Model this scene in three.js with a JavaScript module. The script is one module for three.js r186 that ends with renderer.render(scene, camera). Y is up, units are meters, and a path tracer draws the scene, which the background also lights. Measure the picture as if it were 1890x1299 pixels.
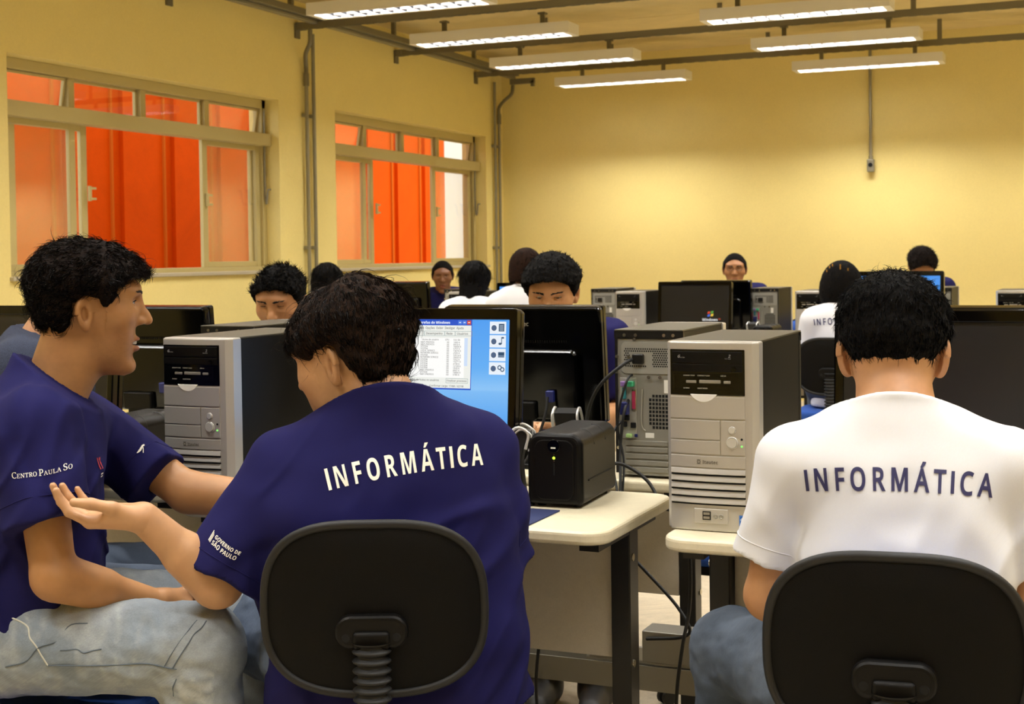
import * as THREE from 'three';
import { RoundedBoxGeometry } from 'three/addons/geometries/RoundedBoxGeometry.js';
import { mergeGeometries, mergeVertices } from 'three/addons/utils/BufferGeometryUtils.js';
import { RectAreaLightUniformsLib } from 'three/addons/lights/RectAreaLightUniformsLib.js';
import { ImprovedNoise } from 'three/addons/math/ImprovedNoise.js';

// ------------------------------------------------------------------ camera, sky, exposure
const scene = new THREE.Scene();
const renderer = new THREE.WebGLRenderer({ antialias: true });
renderer.toneMapping = THREE.LinearToneMapping;
renderer.toneMappingExposure = 1.0;
renderer.shadowMap.enabled = true;
RectAreaLightUniformsLib.init();
const DEG = Math.PI / 180;
const camera = new THREE.PerspectiveCamera(2 * Math.atan(649.5 / 2596) / DEG, 1890 / 1299, 0.05, 80);
{
  const yaw = 23.464 * DEG, pitch = -1.444 * DEG, roll = -0.767 * DEG;
  camera.position.set(0, 1.27, 0);
  camera.rotation.order = 'YXZ';
  camera.rotation.set(pitch, yaw, roll);
  camera.setViewOffset(1890, 1299, 0, 111.3, 1890, 1299);
  camera.focus = 2.6;
  camera.userData.fStop = 13;
}
scene.background = new THREE.Color(1.0, 1.0, 0.98);     // overcast daylight, seen only through the windows
scene.backgroundIntensity = 2.1;
const LAMP = 224;                                          // radiance of the fluorescent tubes' area lights
const LAMP_COLOR = new THREE.Color(1.0, 0.985, 0.95);

// ------------------------------------------------------------------ helpers
let seed = 7;
const rnd = () => { seed = (seed + 0x6d2b79f5) | 0; let t = Math.imul(seed ^ (seed >>> 15), 1 | seed); t = (t + Math.imul(t ^ (t >>> 7), 61 | t)) ^ t; return ((t ^ (t >>> 14)) >>> 0) / 4294967296; };
const rr = (a, b) => a + (b - a) * rnd();
const V = (x, y, z) => new THREE.Vector3(x, y, z);
const lerp = THREE.MathUtils.lerp, clamp = THREE.MathUtils.clamp;
const sstep = (a, b, x) => { const t = clamp((x - a) / (b - a), 0, 1); return t * t * (3 - 2 * t); };
const perlin = new ImprovedNoise();
const noise = (x, y, z) => perlin.noise(x + 31.7, y + 57.3, z + 11.9);
const counts = {};
function numbered(name) { const n = counts[name] = (counts[name] ?? -1) + 1; return n ? name + '_' + String(n).padStart(3, '0') : name; }
function tag(o, label, category, group) { o.userData = { label, category }; if (group) o.userData.group = group; return o; }
function thing(name, label, category, group) {
  const o = new THREE.Group(); o.name = numbered(name); scene.add(o); return tag(o, label, category, group);
}
function part(parent, name, geo, mat, pos, rot, label) {
  const m = new THREE.Mesh(geo, mat); m.name = name;
  if (pos) m.position.set(...pos);
  if (rot) m.rotation.set(...rot);
  if (label) m.userData.label = label;
  parent.add(m); return m;
}
function single(name, geo, mat, label, category, group) {
  const m = new THREE.Mesh(geo, mat); m.name = numbered(name); scene.add(m); return tag(m, label, category, group);
}
function struct(name, geo, mat, pos) {
  const m = geo ? new THREE.Mesh(geo, mat) : new THREE.Group(); m.name = name; m.userData = { kind: 'structure' };
  if (pos) m.position.set(...pos);
  scene.add(m); return m;
}
function copyThing(src, label, group) {
  const c = src.clone(); c.name = numbered(src.name.replace(/_\d{3}$/, '')); c.userData = { ...src.userData, label };
  if (group) c.userData.group = group;
  scene.add(c); return c;
}
const move = (g, x, y, z) => g.translate(x, y, z);
const box = (w, h, d, x = 0, y = 0, z = 0) => new THREE.BoxGeometry(w, h, d).translate(x, y, z);
const rbox = (w, h, d, r, x = 0, y = 0, z = 0, s = 2) => new RoundedBoxGeometry(w, h, d, s, r).translate(x, y, z);
const cyl = (r, h, n = 16, r2 = r) => new THREE.CylinderGeometry(r2, r, h, n);
const plain = (g) => { g = g.index ? g.toNonIndexed() : g; for (const k of Object.keys(g.attributes)) if (!['position', 'normal', 'uv'].includes(k)) g.deleteAttribute(k); return g; };
const join = (list) => mergeGeometries(list.map(plain));
function tube(pts, r, n = 24, s = 8) { return new THREE.TubeGeometry(new THREE.CatmullRomCurve3(pts.map((p) => V(...p))), n, r, s, false); }
function metreUV(geo) {             // planar uv in metres by the way each face points
  const p = geo.attributes.position, n = geo.attributes.normal, uv = new Float32Array(p.count * 2);
  for (let i = 0; i < p.count; i++) {
    const ax = Math.abs(n.getX(i)), ay = Math.abs(n.getY(i)), az = Math.abs(n.getZ(i));
    const [a, b] = ay >= ax && ay >= az ? [p.getX(i), p.getZ(i)] : ax >= az ? [p.getZ(i), p.getY(i)] : [p.getX(i), p.getY(i)];
    uv[i * 2] = a; uv[i * 2 + 1] = b;
  }
  geo.setAttribute('uv', new THREE.BufferAttribute(uv, 2)); return geo;
}
function roundRect(w, h, r, seg = 8) {
  const s = new THREE.Shape(), x = w / 2, y = h / 2;
  const rs = Array.isArray(r) ? r : [r, r, r, r];       // tl, tr, br, bl
  s.moveTo(-x + rs[3], -y); s.lineTo(x - rs[2], -y); s.absarc(x - rs[2], -y + rs[2], rs[2], -Math.PI / 2, 0);
  s.lineTo(x, y - rs[1]); s.absarc(x - rs[1], y - rs[1], rs[1], 0, Math.PI / 2);
  s.lineTo(-x + rs[0], y); s.absarc(-x + rs[0], y - rs[0], rs[0], Math.PI / 2, Math.PI);
  s.lineTo(-x, -y + rs[3]); s.absarc(-x + rs[3], -y + rs[3], rs[3], Math.PI, Math.PI * 1.5);
  return s;
}
const slab = (shape, depth, bevel = 0.003, bs = 2, cs = 8) => new THREE.ExtrudeGeometry(shape, { depth: depth - 2 * bevel, bevelEnabled: bevel > 0, bevelThickness: bevel, bevelSize: bevel, bevelOffset: -bevel, bevelSegments: bs, curveSegments: cs }).translate(0, 0, bevel);

// ------------------------------------------------------------------ textures and materials
function dataTex(n, fn, srgb, repeat) {
  const a = new Uint8Array(n * n * 4);
  for (let y = 0; y < n; y++) for (let x = 0; x < n; x++) { const c = fn(x / n, y / n, x, y); for (let k = 0; k < 3; k++) a[(y * n + x) * 4 + k] = clamp(c[k] ?? c[0], 0, 1) * 255; a[(y * n + x) * 4 + 3] = 255; }
  const t = new THREE.DataTexture(a, n, n); t.magFilter = THREE.LinearFilter; t.minFilter = THREE.LinearMipmapLinearFilter; t.wrapS = t.wrapT = THREE.RepeatWrapping;
  if (srgb) t.colorSpace = THREE.SRGBColorSpace;
  if (repeat) t.repeat.set(repeat, repeat);
  t.needsUpdate = true; return t;
}
// periodic noise on [0,1)^2
const pn = (u, v, f, z = 0) => { const a = u * 2 * Math.PI, b = v * 2 * Math.PI, k = f / 6.28; return noise(Math.cos(a) * k + z, Math.sin(a) * k + Math.cos(b) * k * 1.3, Math.sin(b) * k + z * 2); };
const grain = dataTex(256, () => { const g = 0.5 + 0.5 * (rnd() - 0.5); return [g, g, g]; });
const plaster = dataTex(512, (u, v) => { const g = 0.5 + 0.22 * pn(u, v, 90) + 0.16 * pn(u, v, 200, 3) + 0.1 * (rnd() - 0.5); return [g, g, g]; });
const mottle = (base, amp, f, speck = 0) => dataTex(256, (u, v) => { const k = 1 + amp * (pn(u, v, f) + 0.6 * pn(u, v, f * 3.1, 5)) + speck * (rnd() - 0.5); return base.map((c) => c * k); }, true);
const rep = (t, r) => { const c = t.clone(); c.repeat.set(r, r); c.needsUpdate = true; return c; };
const hex = (h) => new THREE.Color(h);
const std = (color, roughness, extra = {}) => new THREE.MeshStandardMaterial({ color: hex(color), roughness, ...extra });
const phys = (color, roughness, extra = {}) => new THREE.MeshPhysicalMaterial({ color: hex(color), roughness, ...extra });
const M = {
  wall: std('#ffffff', 0.62, { map: rep(mottle([0.94, 0.865, 0.57], 0.006, 8, 0.02), 0.6), bumpMap: rep(plaster, 2.2), bumpScale: 0.0012 }),
  reveal: std('#ece0b4', 0.6, { bumpMap: rep(plaster, 2.2), bumpScale: 0.0010 }),
  ceiling: std('#ffffff', 0.8, { map: rep(mottle([0.84, 0.76, 0.55], 0.04, 7, 0.02), 0.5) }),
  floor: std('#ffffff', 0.42, { map: rep(mottle([0.68, 0.63, 0.54], 0.07, 22, 0.07), 1.3) }),
  frame: std('#c2b27a', 0.5),
  sill: std('#b8ae96', 0.5),
  orange: phys('#ffffff', 0.9, { specularIntensity: 0.15, map: rep(mottle([0.84, 0.315, 0.008], 0.03, 10, 0.03), 0.5) }),
  orangeBatten: phys('#c8641c', 0.9, { specularIntensity: 0.1 }),
  glass: new THREE.MeshPhysicalMaterial({ color: 0xffffff, roughness: 0.02, transmission: 1, thickness: 0, ior: 1.7 }),
  pavement: std('#b6afa2', 0.9),
  outWhite: std('#f2efe4', 0.8),
  galv: std('#a09d94', 0.4, { metalness: 0.45, bumpMap: rep(grain, 3), bumpScale: 0.0002 }),
  conduit: std('#94907f', 0.45, { metalness: 0.6 }),
  channel: std('#7e7863', 0.5, { metalness: 0.45 }),
  lampBody: std('#e6e1d2', 0.5),
  reflector: std('#b9b9b9', 0.25, { metalness: 0.85 }), blade: phys('#101012', 0.8, { specularIntensity: 0.1 }),
  tube: new THREE.MeshStandardMaterial({ color: 0xffffff, emissive: new THREE.Color(1, 0.96, 0.88), emissiveIntensity: 9, roughness: 0.4 }),
  laminate: std('#ffffff', 0.38, { map: rep(mottle([0.90, 0.86, 0.74], 0.02, 30, 0.025), 2) }),
  panel: std('#ffffff', 0.6, { map: rep(mottle([0.80, 0.765, 0.70], 0.015, 30, 0.03), 2), bumpMap: rep(grain, 4), bumpScale: 0.0002 }),
  blackSteel: std('#0e0d0c', 0.42),
  chrome: std('#d6d6d2', 0.3, { metalness: 0.4 }),
  screw: std('#c9c2ab', 0.25, { metalness: 0.9 }),
  silver: phys('#bdbab3', 0.36, { metalness: 0.4, clearcoat: 0.25, clearcoatRoughness: 0.25 }),
  silverDark: std('#9d998f', 0.4, { metalness: 0.5 }),
  caseBlack: phys('#0b0a09', 0.5, { specularIntensity: 0.4, bumpMap: rep(grain, 8), bumpScale: 0.00012 }),
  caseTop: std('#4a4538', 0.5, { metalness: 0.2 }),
  gloss: phys('#030303', 0.12, { specularIntensity: 0.6 }),
  satin: phys('#0b0a09', 0.42, { specularIntensity: 0.35, bumpMap: rep(grain, 6), bumpScale: 0.0002 }),
  matteBlack: std('#0d0c0b', 0.55, { bumpMap: rep(grain, 10), bumpScale: 0.0003 }),
  hole: std('#050505', 0.9),
  rubber: std('#0b0b0b', 0.6),
  plateGrey: std('#9c9a90', 0.42, { metalness: 0.4 }),
  plateLight: std('#b0afa6', 0.4, { metalness: 0.4 }),
  white: std('#f0eee6', 0.6),
  purple: std('#8a6aa8', 0.5), green: std('#3fa878', 0.5), teal: std('#2f7f86', 0.5), magenta: std('#b03058', 0.5), vga: std('#1d2566', 0.5), lime: std('#a9cf86', 0.5),
  blueFabric: std('#1d4a9c', 0.9, { bumpMap: rep(grain, 14), bumpScale: 0.0006 }),
  chairShell: phys('#0a0908', 0.6, { specularIntensity: 0.25, bumpMap: rep(grain, 9), bumpScale: 0.0004 }),
  mousePad: std('#1f2a55', 0.9),
  ledGreen: new THREE.MeshStandardMaterial({ color: 0x335500, emissive: new THREE.Color(0.55, 1, 0.05), emissiveIntensity: 2.2 }),
  ledGreenDim: new THREE.MeshStandardMaterial({ color: 0x335522, emissive: new THREE.Color(0.3, 0.9, 0.2), emissiveIntensity: 1.0 }),
  ledOff: std('#300d08', 0.3),
};

// lettering and print: canvas drawn to a transparent texture
function canvasTex(w, h, draw) {
  const c = document.createElement('canvas'); c.width = w; c.height = h; const g = c.getContext('2d'); draw(g, w, h);
  const t = new THREE.CanvasTexture(c); t.colorSpace = THREE.SRGBColorSpace; return t;
}
const printMat = (tex, extra = {}) => new THREE.MeshStandardMaterial({ map: tex, transparent: true, roughness: 0.6, ...extra });

// ================================================================== the room
const XL = -5.287, ZB = -12.0, XR = 3.6, ZF = 2.6, HC = 3.07, WT = 0.24;
const OPEN = [{ z0: -5.66, z1: -8.215 }, { z0: -8.966, z1: -11.63 }], OY0 = 1.18, OY1 = 2.36;

struct('floor', metreUV(box(XR - XL + 1, 0.1, ZF - ZB + 1, (XL + XR) / 2, -0.05, (ZF + ZB) / 2)), M.floor);
{
  // left wall with two window openings; shape x runs along -z
  const s = new THREE.Shape(); s.moveTo(-ZF, 0); s.lineTo(-ZB + 0.24, 0); s.lineTo(-ZB + 0.24, HC + 0.1); s.lineTo(-ZF, HC + 0.1); s.closePath();
  for (const o of OPEN) { const h = new THREE.Path(); h.moveTo(-o.z0, OY0); h.lineTo(-o.z0, OY1); h.lineTo(-o.z1, OY1); h.lineTo(-o.z1, OY0); h.closePath(); s.holes.push(h); }
  const g = new THREE.ExtrudeGeometry(s, { depth: WT, bevelEnabled: false }); g.rotateY(Math.PI / 2).translate(XL - WT, 0, 0);
  struct('wall_left', metreUV(g), M.wall);
}
struct('wall_back', metreUV(box(XR - XL + 0.5, HC + 0.1, 0.24, (XL + XR) / 2 + 0.25, (HC + 0.1) / 2, ZB - 0.12)), M.wall);
struct('wall_right', metreUV(box(0.24, HC + 0.1, ZF - ZB, XR + 0.12, (HC + 0.1) / 2, (ZF + ZB) / 2)), M.wall);
struct('wall_front', metreUV(box(XR - XL + 0.5, HC + 0.1, 0.24, (XL + XR) / 2 + 0.25, (HC + 0.1) / 2, ZF + 0.12)), M.wall);
{
  const c = struct('ceiling'); // precast ceiling strips with open joints under a slab
  part(c, 'slab', box(XR - XL + 1, 0.12, ZF - ZB + 0.8, (XL + XR) / 2, HC + 0.08, (ZF + ZB) / 2), M.ceiling);
  const w = 1.32;
  for (let k = 0; k < 12; k++) {
    const zc = ZB + 0.42 + w * (k + 0.5) - w; if (zc > ZF + 0.5) break;
    const z0 = Math.max(zc - w / 2 + 0.004, ZB), z1 = Math.min(zc + w / 2 - 0.004, ZF);
    part(c, 'ceiling_panel', metreUV(box(XR - XL, 0.02, z1 - z0, (XL + XR) / 2, HC + 0.01, (z0 + z1) / 2)), M.ceiling);
  }
}
// ---- windows
const FX = -5.43;      // plane of the window frames
function makeWindow(n, o, upper, lower) {
  const w = struct('window_' + n); const zl = o.z0, zr = o.z1, zc = (zl + zr) / 2, W = zl - zr;
  const bar = (name, z0, z1, y0, y1, t = 0.05, dx = 0) => part(w, name, rbox(t, y1 - y0, Math.abs(z0 - z1), 0.004, FX + dx, (y0 + y1) / 2, (z0 + z1) / 2, 1), M.frame);
  bar('frame_head', zl, zr, OY1 - 0.06, OY1, 0.07); bar('frame_sill', zl, zr, OY0, OY0 + 0.045, 0.07);
  bar('frame_jamb', zl, zl - 0.045, OY0, OY1, 0.07); bar('frame_jamb', zr + 0.045, zr, OY0, OY1, 0.07);
  bar('transom', zl, zr + 0.005, 2.045, 2.128, 0.1, 0.035);
  part(w, 'sill_ledge', rbox(0.17, 0.022, W + 0.02, 0.004, XL - 0.06, OY0 + 0.005, zc, 1), M.sill);
  const edges = [zl - 0.045, ...upper, zr + 0.045];
  for (const z of upper) bar('mullion', z + 0.024, z - 0.024, 2.128, OY1 - 0.06, 0.05);
  for (let k = 0; k < edges.length - 1; k++) {            // hinged top lights, the outer ones tipped slightly open
    const a = edges[k] - (k ? 0.024 : 0), b = edges[k + 1] + (k < edges.length - 2 ? 0.024 : 0), open = k === 0 || k === edges.length - 2;
    const cas = part(w, 'top_light', box(0.004, 0.155, a - b - 0.04, 0, 0, 0), M.glass, [FX - 0.01, 2.213, (a + b) / 2], [0, 0, open ? -0.16 : 0]);
    part(cas, 'glazing_bar', join([box(0.02, 0.014, a - b - 0.012, 0, 0.079, 0), box(0.02, 0.014, a - b - 0.012, 0, -0.079, 0), box(0.02, 0.16, 0.014, 0, 0, (a - b) / 2 - 0.013), box(0.02, 0.16, 0.014, 0, 0, -(a - b) / 2 + 0.013)]), M.frame);
  }
  for (const l of lower) {                                  // sliding and fixed leaves: [z left, z right, dx, side]
    const [a, b, dx] = l, y0 = OY0 + 0.045, y1 = 2.05, st = 0.05;
    const pane = part(w, 'pane', box(0.004, y1 - y0 - 0.06, a - b - st, 0, 0, 0), M.glass, [FX + dx, (y0 + y1) / 2, (a + b) / 2]);
    const hz = (a - b) / 2, hy = (y1 - y0) / 2;
    for (const s of [-1, 1]) part(pane, 'stile', rbox(0.026, 2 * hy, st, 0.003, 0, 0, s * (hz - st / 2), 1), M.frame);
    for (const s of [-1, 1]) part(pane, 'rail', rbox(0.024, 0.035, 2 * hz - 2 * st, 0.003, 0, s * (hy - 0.018), 0, 1), M.frame);
  }
  return w;
}
{
  const w1 = makeWindow(1, OPEN[0], [-6.285, -6.915, -7.557], [[-5.705, -6.32, 0.0], [-5.83, -6.45, -0.03], [-7.515, -8.17, 0.0], [-7.56, -8.15, -0.03]]);
  const w2 = makeWindow(2, OPEN[1], [-9.62, -10.245, -10.89], [[-9.011, -9.645, 0.0], [-9.17, -9.815, -0.03], [-10.80, -11.56, 0.0], [-10.87, -11.585, -0.03]]);
  for (const [w, zr, zs] of [[w1, -8.215, [-6.42, -7.545]], [w2, -11.63, [-9.79, -10.86]]]) {
    for (const z of zs) part(w, 'latch', join([box(0.014, 0.085, 0.018, 0, 0, 0), box(0.02, 0.012, 0.05, 0, 0.03, -0.02), box(0.02, 0.012, 0.05, 0, -0.03, -0.02)]), M.frame, [FX + 0.025, 1.66, z]);
    part(w, 'crank_rod', tube([[FX + 0.045, 2.30, zr + 0.03], [FX + 0.045, 1.72, zr + 0.03], [FX + 0.05, 1.655, zr + 0.03], [FX + 0.065, 1.65, zr + 0.045], [FX + 0.075, 1.70, zr + 0.05], [FX + 0.085, 1.75, zr + 0.05], [FX + 0.10, 1.745, zr + 0.05]], 0.007, 40, 8), M.conduit);
  }
}
// ---- outside: orange panelled wall of the next block across a paved gap, and its white end wall
{
  struct('ground', metreUV(box(12, 0.1, 40, XL - WT - 6, -0.05, -8)), M.pavement);
  const X0 = -7.35;
  const o = struct('wall_outside');
  part(o, 'backing', box(0.2, 3.5, 8.2, X0 - 0.35, 1.75, -11.05), M.orange);
  // folded cladding sheets, each with a face and a set-back strip, and a bright joint batten between sheets
  const pitch = 0.664;
  for (let k = 7; k < 19; k++) {
    const z = -2.31 - k * pitch;
    part(o, 'cladding_sheet', metreUV(box(0.05, 3.5, pitch * 0.76, X0, 1.75, z - pitch * 0.62)), M.orange);
    part(o, 'cladding_strip', metreUV(box(0.05, 3.5, pitch * 0.24, X0 - 0.04, 1.75, z - pitch * 0.12)), M.orange);
    part(o, 'batten', box(0.05, 3.5, 0.022, X0 + 0.02, 1.75, z), M.orangeBatten);
  }
  part(o, 'end_wall', box(6.0, 3.5, 0.2, X0 - 1.0, 1.75, -19.0), M.outWhite);
  part(o, 'end_pier', box(0.25, 3.5, 0.3, X0 + 0.35, 1.75, -17.2), M.outWhite);
}
// ---- conduits and channels
function conduitPair(z0, z1, label1, label2, yTop1, bend) {
  for (const [z, label, k] of [[z0, label1, 0], [z1, label2, 1]]) {
    const t = thing('conduit', label, 'conduit', 'pipes on the window wall');
    const top = bend && k === bend[0] ? 2.55 : yTop1;
    part(t, 'pipe', cyl(0.0135, top - 0.02, 12), M.conduit, [XL + 0.03, (top + 0.02) / 2, z]);
    for (const y of [1.35, 2.28]) part(t, 'clip', rbox(0.03, 0.025, 0.05, 0.004, 0, 0, 0, 1), M.conduit, [XL + 0.016, y, z]);
    if (bend && k === bend[0]) {
      part(t, 'coupling', cyl(0.02, 0.09, 12), M.channel, [XL + 0.03, 2.53, z]);
      part(t, 'flexible_conduit', tube([[XL + 0.03, 2.55, z], [XL + 0.03, 2.63, z], [XL + 0.06, 2.70, z + bend[1] * 0.05], [XL + 0.12, 2.77, z + bend[1] * 0.09], [XL + 0.13, 2.86, z + bend[1] * 0.1]], 0.016, 24, 10), M.channel);
    }
  }
}
conduitPair(-8.53, -8.625, 'grey metal pipe between the two windows, left one of the pair', 'grey metal pipe between the two windows, right one of the pair', 2.86, [0, 1]);
conduitPair(-11.77, -11.865, 'grey metal pipe beside the far room corner, left one of the pair', 'grey metal pipe beside the far room corner, right one of the pair', 2.86, [1, -1]);
{
  const t = thing('conduit_drop', 'single grey pipe with outlet box on the back wall', 'conduit');
  part(t, 'pipe', cyl(0.0135, 0.98, 12), M.conduit, [-1.92, 2.50, ZB + 0.03]);
  const b = part(t, 'outlet_box', rbox(0.058, 0.105, 0.05, 0.006, 0, 0, 0, 1), M.conduit, [-1.92, 1.985, ZB + 0.03]);
  part(b, 'socket', cyl(0.018, 0.006, 16).rotateX(Math.PI / 2), M.hole, [0, 0.005, 0.026]);
  part(t, 'bushing', cyl(0.018, 0.03, 12), M.conduit, [-1.92, 2.05, ZB + 0.03]);
}
const LAMP_Z = [-11.29, -9.94, -8.63, -7.31, -5.98, -4.66, -3.34, -2.02, -0.7, 0.62], LAMP_X = [-3.86, -1.83, 0.2, 2.23];
function slotted(len) {           // perforated strut channel: two flanges with a notched lower lip and a web
  const w = 0.04, h = 0.042, list = [box(len, 0.003, w, 0, h, 0), box(len, h, 0.003, 0, h / 2, w / 2), box(len, h, 0.003, 0, h / 2, -w / 2)];
  const n = Math.floor(len / 0.1);
  for (let k = 0; k < n; k++) for (const s of [-1, 1]) list.push(box(0.06, 0.006, 0.010, -len / 2 + 0.05 + k * 0.1, 0, s * (w / 2 - 0.005)));
  return join(list);
}
{
  const len = XR - XL - 0.06, geo = slotted(len), tab = box(0.035, 0.17, 0.008), hangZ = [-11.42, -9.92, -8.46, -7.02, -5.6, -4.2, -2.8, -1.4, 0];
  const names = ['nearest the back wall', 'second from the back wall', 'third from the back wall', 'cut by the top edge'];
  hangZ.slice(0, 4).forEach((z, i) => {
    const t = thing('strut_channel', 'grey slotted metal channel across the ceiling, ' + names[i], 'channel', 'cross channels under the ceiling');
    part(t, 'rail', geo, M.channel, [(XL + XR) / 2, 2.87, z]);
    part(t, 'end_bracket', join([box(0.012, 0.1, 0.06, 0, 0, 0), box(0.06, 0.05, 0.05, 0.03, 0.03, 0)]), M.channel, [XL + 0.007, 2.86, z]);
    for (const x of [-4.0, -2.65, -1.3, 0.05, 1.4, 2.75]) part(t, 'hanger', tab, M.channel, [x, 2.985, z]);
  });
  const t = thing('wall_channel', 'long grey metal channel running under the ceiling along the window wall', 'channel');
  part(t, 'rail', rbox(0.075, 0.045, 12.1, 0.004, XL + 0.185, 2.94, -5.85, 1), M.channel);
  part(t, 'cover', rbox(0.045, 0.022, 12.1, 0.003, XL + 0.165, 2.905, -5.85, 1), M.conduit);
  for (let k = 0; k < 8; k++) part(t, 'hanger', box(0.03, 0.12, 0.03), M.channel, [XL + 0.185, 3.01, -11 + k * 1.45]);
  const e = thing('junction_plate', 'small grey bracket plate where channels meet in the far ceiling corner', 'bracket');
  part(e, 'plate', rbox(0.24, 0.05, 0.03, 0.004), M.channel, [XL + 0.33, 2.845, -11.72]);
  part(e, 'tab', box(0.03, 0.05, 0.03), M.channel, [XL + 0.43, 2.82, -11.72]);
}
// ---- luminaires
const LW = 0.2, LL = 1.15, LH = 0.07, LY = 2.715;
function makeLamp() {
  const t = thing('ceiling_lamp', 'x', 'lamp', 'louvred fluorescent lamps');
  // housing: a tray with a rim round the louvre opening
  const iw = 0.082, il = 0.535;
  part(t, 'housing', join([
    box(LL, 0.004, LW, 0, LH, 0), box(LL, LH, 0.004, 0, LH / 2, LW / 2), box(LL, LH, 0.004, 0, LH / 2, -LW / 2), box(0.004, LH, LW, LL / 2, LH / 2, 0), box(0.004, LH, LW, -LL / 2, LH / 2, 0),
    box(LL, 0.004, LW / 2 - iw, 0, 0.002, (LW / 2 + iw) / 2), box(LL, 0.004, LW / 2 - iw, 0, 0.002, -(LW / 2 + iw) / 2),
    box(LL / 2 - il, 0.004, LW, (LL / 2 + il) / 2, 0.002, 0), box(LL / 2 - il, 0.004, LW, -(LL / 2 + il) / 2, 0.002, 0)]), M.lampBody);
  part(t, 'reflector', join([box(2 * il, 0.062, 0.003, 0, 0.033, iw), box(2 * il, 0.062, 0.003, 0, 0.033, -iw), box(2 * il, 0.060, 0.014, 0, 0.031, 0), box(2 * il, 0.003, 2 * iw, 0, 0.065, 0)]), M.reflector);
  for (const s of [-1, 1]) part(t, 'lamp_tube', cyl(0.011, 2 * il - 0.02, 12).rotateZ(Math.PI / 2), M.tube, [0, 0.054, s * 0.044]);
  const blade = box(0.003, 0.036, 2 * iw - 0.004);
  for (let k = 1; k < 12; k++) part(t, 'louvre_blade', blade, M.blade, [-il + k * (2 * il / 12), 0.019, 0]);
  for (const x of [-0.36, 0.36]) part(t, 'hanger', join([box(0.03, 0.09, 0.02, 0, 0, 0), box(0.05, 0.012, 0.05, 0, 0.035, 0)]), M.channel, [x, LH + 0.045, 0]);
  for (const s of [-1, 1]) {
    const l = new THREE.RectAreaLight(LAMP_COLOR, LAMP, 2 * il - 0.02, 0.024); l.position.set(0, 0.042, s * 0.044); l.rotation.x = -Math.PI / 2; t.add(l);
  }
  return t;
}
{
  const where = (i, j) => ['left', 'right'][j] + ' row of ceiling lamps, ' + ['nearest the back wall', 'second from the back wall', 'third from the back wall', 'at the top edge'][i];
  let first = null;
  LAMP_X.forEach((x, j) => LAMP_Z.forEach((z, i) => {
    if ((i + j) % 2 && i > 6 && j === 3) return;
    const seen = (j < 2 && i < 3) || (j === 0 && i === 3);
    const label = seen ? 'white louvred fluorescent lamp in the ' + where(i, j) : 'white louvred fluorescent lamp on the ceiling outside the view';
    let t;
    if (!first) { t = first = makeLamp(); t.userData.label = label; } else t = copyThing(first, label);
    t.position.set(x, LY, z);
  }));
}
// ================================================================== furniture and equipment
const TA = 0.745, TA2 = 0.729, TB = 0.693;          // table heights of the near and the far island
// ---- tables: local origin on the floor under the middle of the front edge side; front faces +z
function makeTable(h) {
  const W = 0.985, D = 0.47, t = thing('computer_table', 'x', 'table');
  const top = slab(roundRect(W, D, 0.05), 0.027, 0.008, 3, 8).rotateX(-Math.PI / 2);
  part(t, 'table_top', metreUV(top), M.laminate, [0, h - 0.027, 0]);
  for (const s of [-1, 1]) {
    const leg = part(t, 'leg', rbox(0.042, h - 0.07, 0.055, 0.003, 0, 0, 0, 1), M.blackSteel, [s * (W / 2 - 0.05), (h - 0.07) / 2 + 0.04, -0.03]);
    for (const y of [-0.16, 0.05, 0.27]) part(leg, 'bolt', cyl(0.008, 0.004, 12).rotateZ(Math.PI / 2), M.screw, [s * 0.022, y, 0.012]);
    part(t, 'foot', rbox(0.05, 0.035, 0.42, 0.008, 0, 0, 0, 1), M.blackSteel, [s * (W / 2 - 0.05), 0.03, -0.01]);
    part(t, 'top_bracket', box(0.04, 0.02, 0.36), M.blackSteel, [s * (W / 2 - 0.05), h - 0.038, 0]);
  }
  part(t, 'modesty_panel', metreUV(rbox(W - 0.145, 0.31, 0.018, 0.002, 0, 0, 0, 1)), M.panel, [0, 0.43 + 0.155 - (TA - h), -0.045]);
  part(t, 'cross_rail', box(W - 0.145, 0.025, 0.03), M.blackSteel, [0, h - 0.042, -0.02]);
  return t;
}
const tableA = makeTable(TA), tableA2 = makeTable(TA2), tableB = makeTable(TB); let usedA = false, usedA2 = false, usedB = false;
function table(x, zFront, back, far, label) {       // zFront: the user's edge; back: users sit on the far side
  let t;
  if (far) { t = usedB ? copyThing(tableB, label) : tableB; usedB = true; } else if (back) { t = usedA2 ? copyThing(tableA2, label) : tableA2; usedA2 = true; } else { t = usedA ? copyThing(tableA, label) : tableA; usedA = true; }
  t.userData.label = label; t.userData.group = far ? 'tables of the far island' : 'tables of the near island';
  t.position.set(x, 0, zFront + (back ? 0.235 : -0.235)); t.rotation.y = back ? Math.PI : 0; return t;
}
// near island, front row: left edges of the tables at -2.97, -1.885, -0.795
table(-1.39, -2.485, false, false, 'cream table with the black power box and the lit desktop screen');
table(-0.298, -2.49, false, false, 'cream table under the silver tower at the white shirt');
table(-2.48, -2.60, false, false, 'cream table behind the man in profile, at the left edge');
table(-1.44, -3.665, true, false, 'cream table facing the others, under the black monitor back and the tower rear');
table(-0.35, -3.665, true, false, 'cream table of the facing row behind the man in the white shirt');
table(-2.62, -3.665, true, false, 'cream table of the facing row behind the left silver tower');
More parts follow.
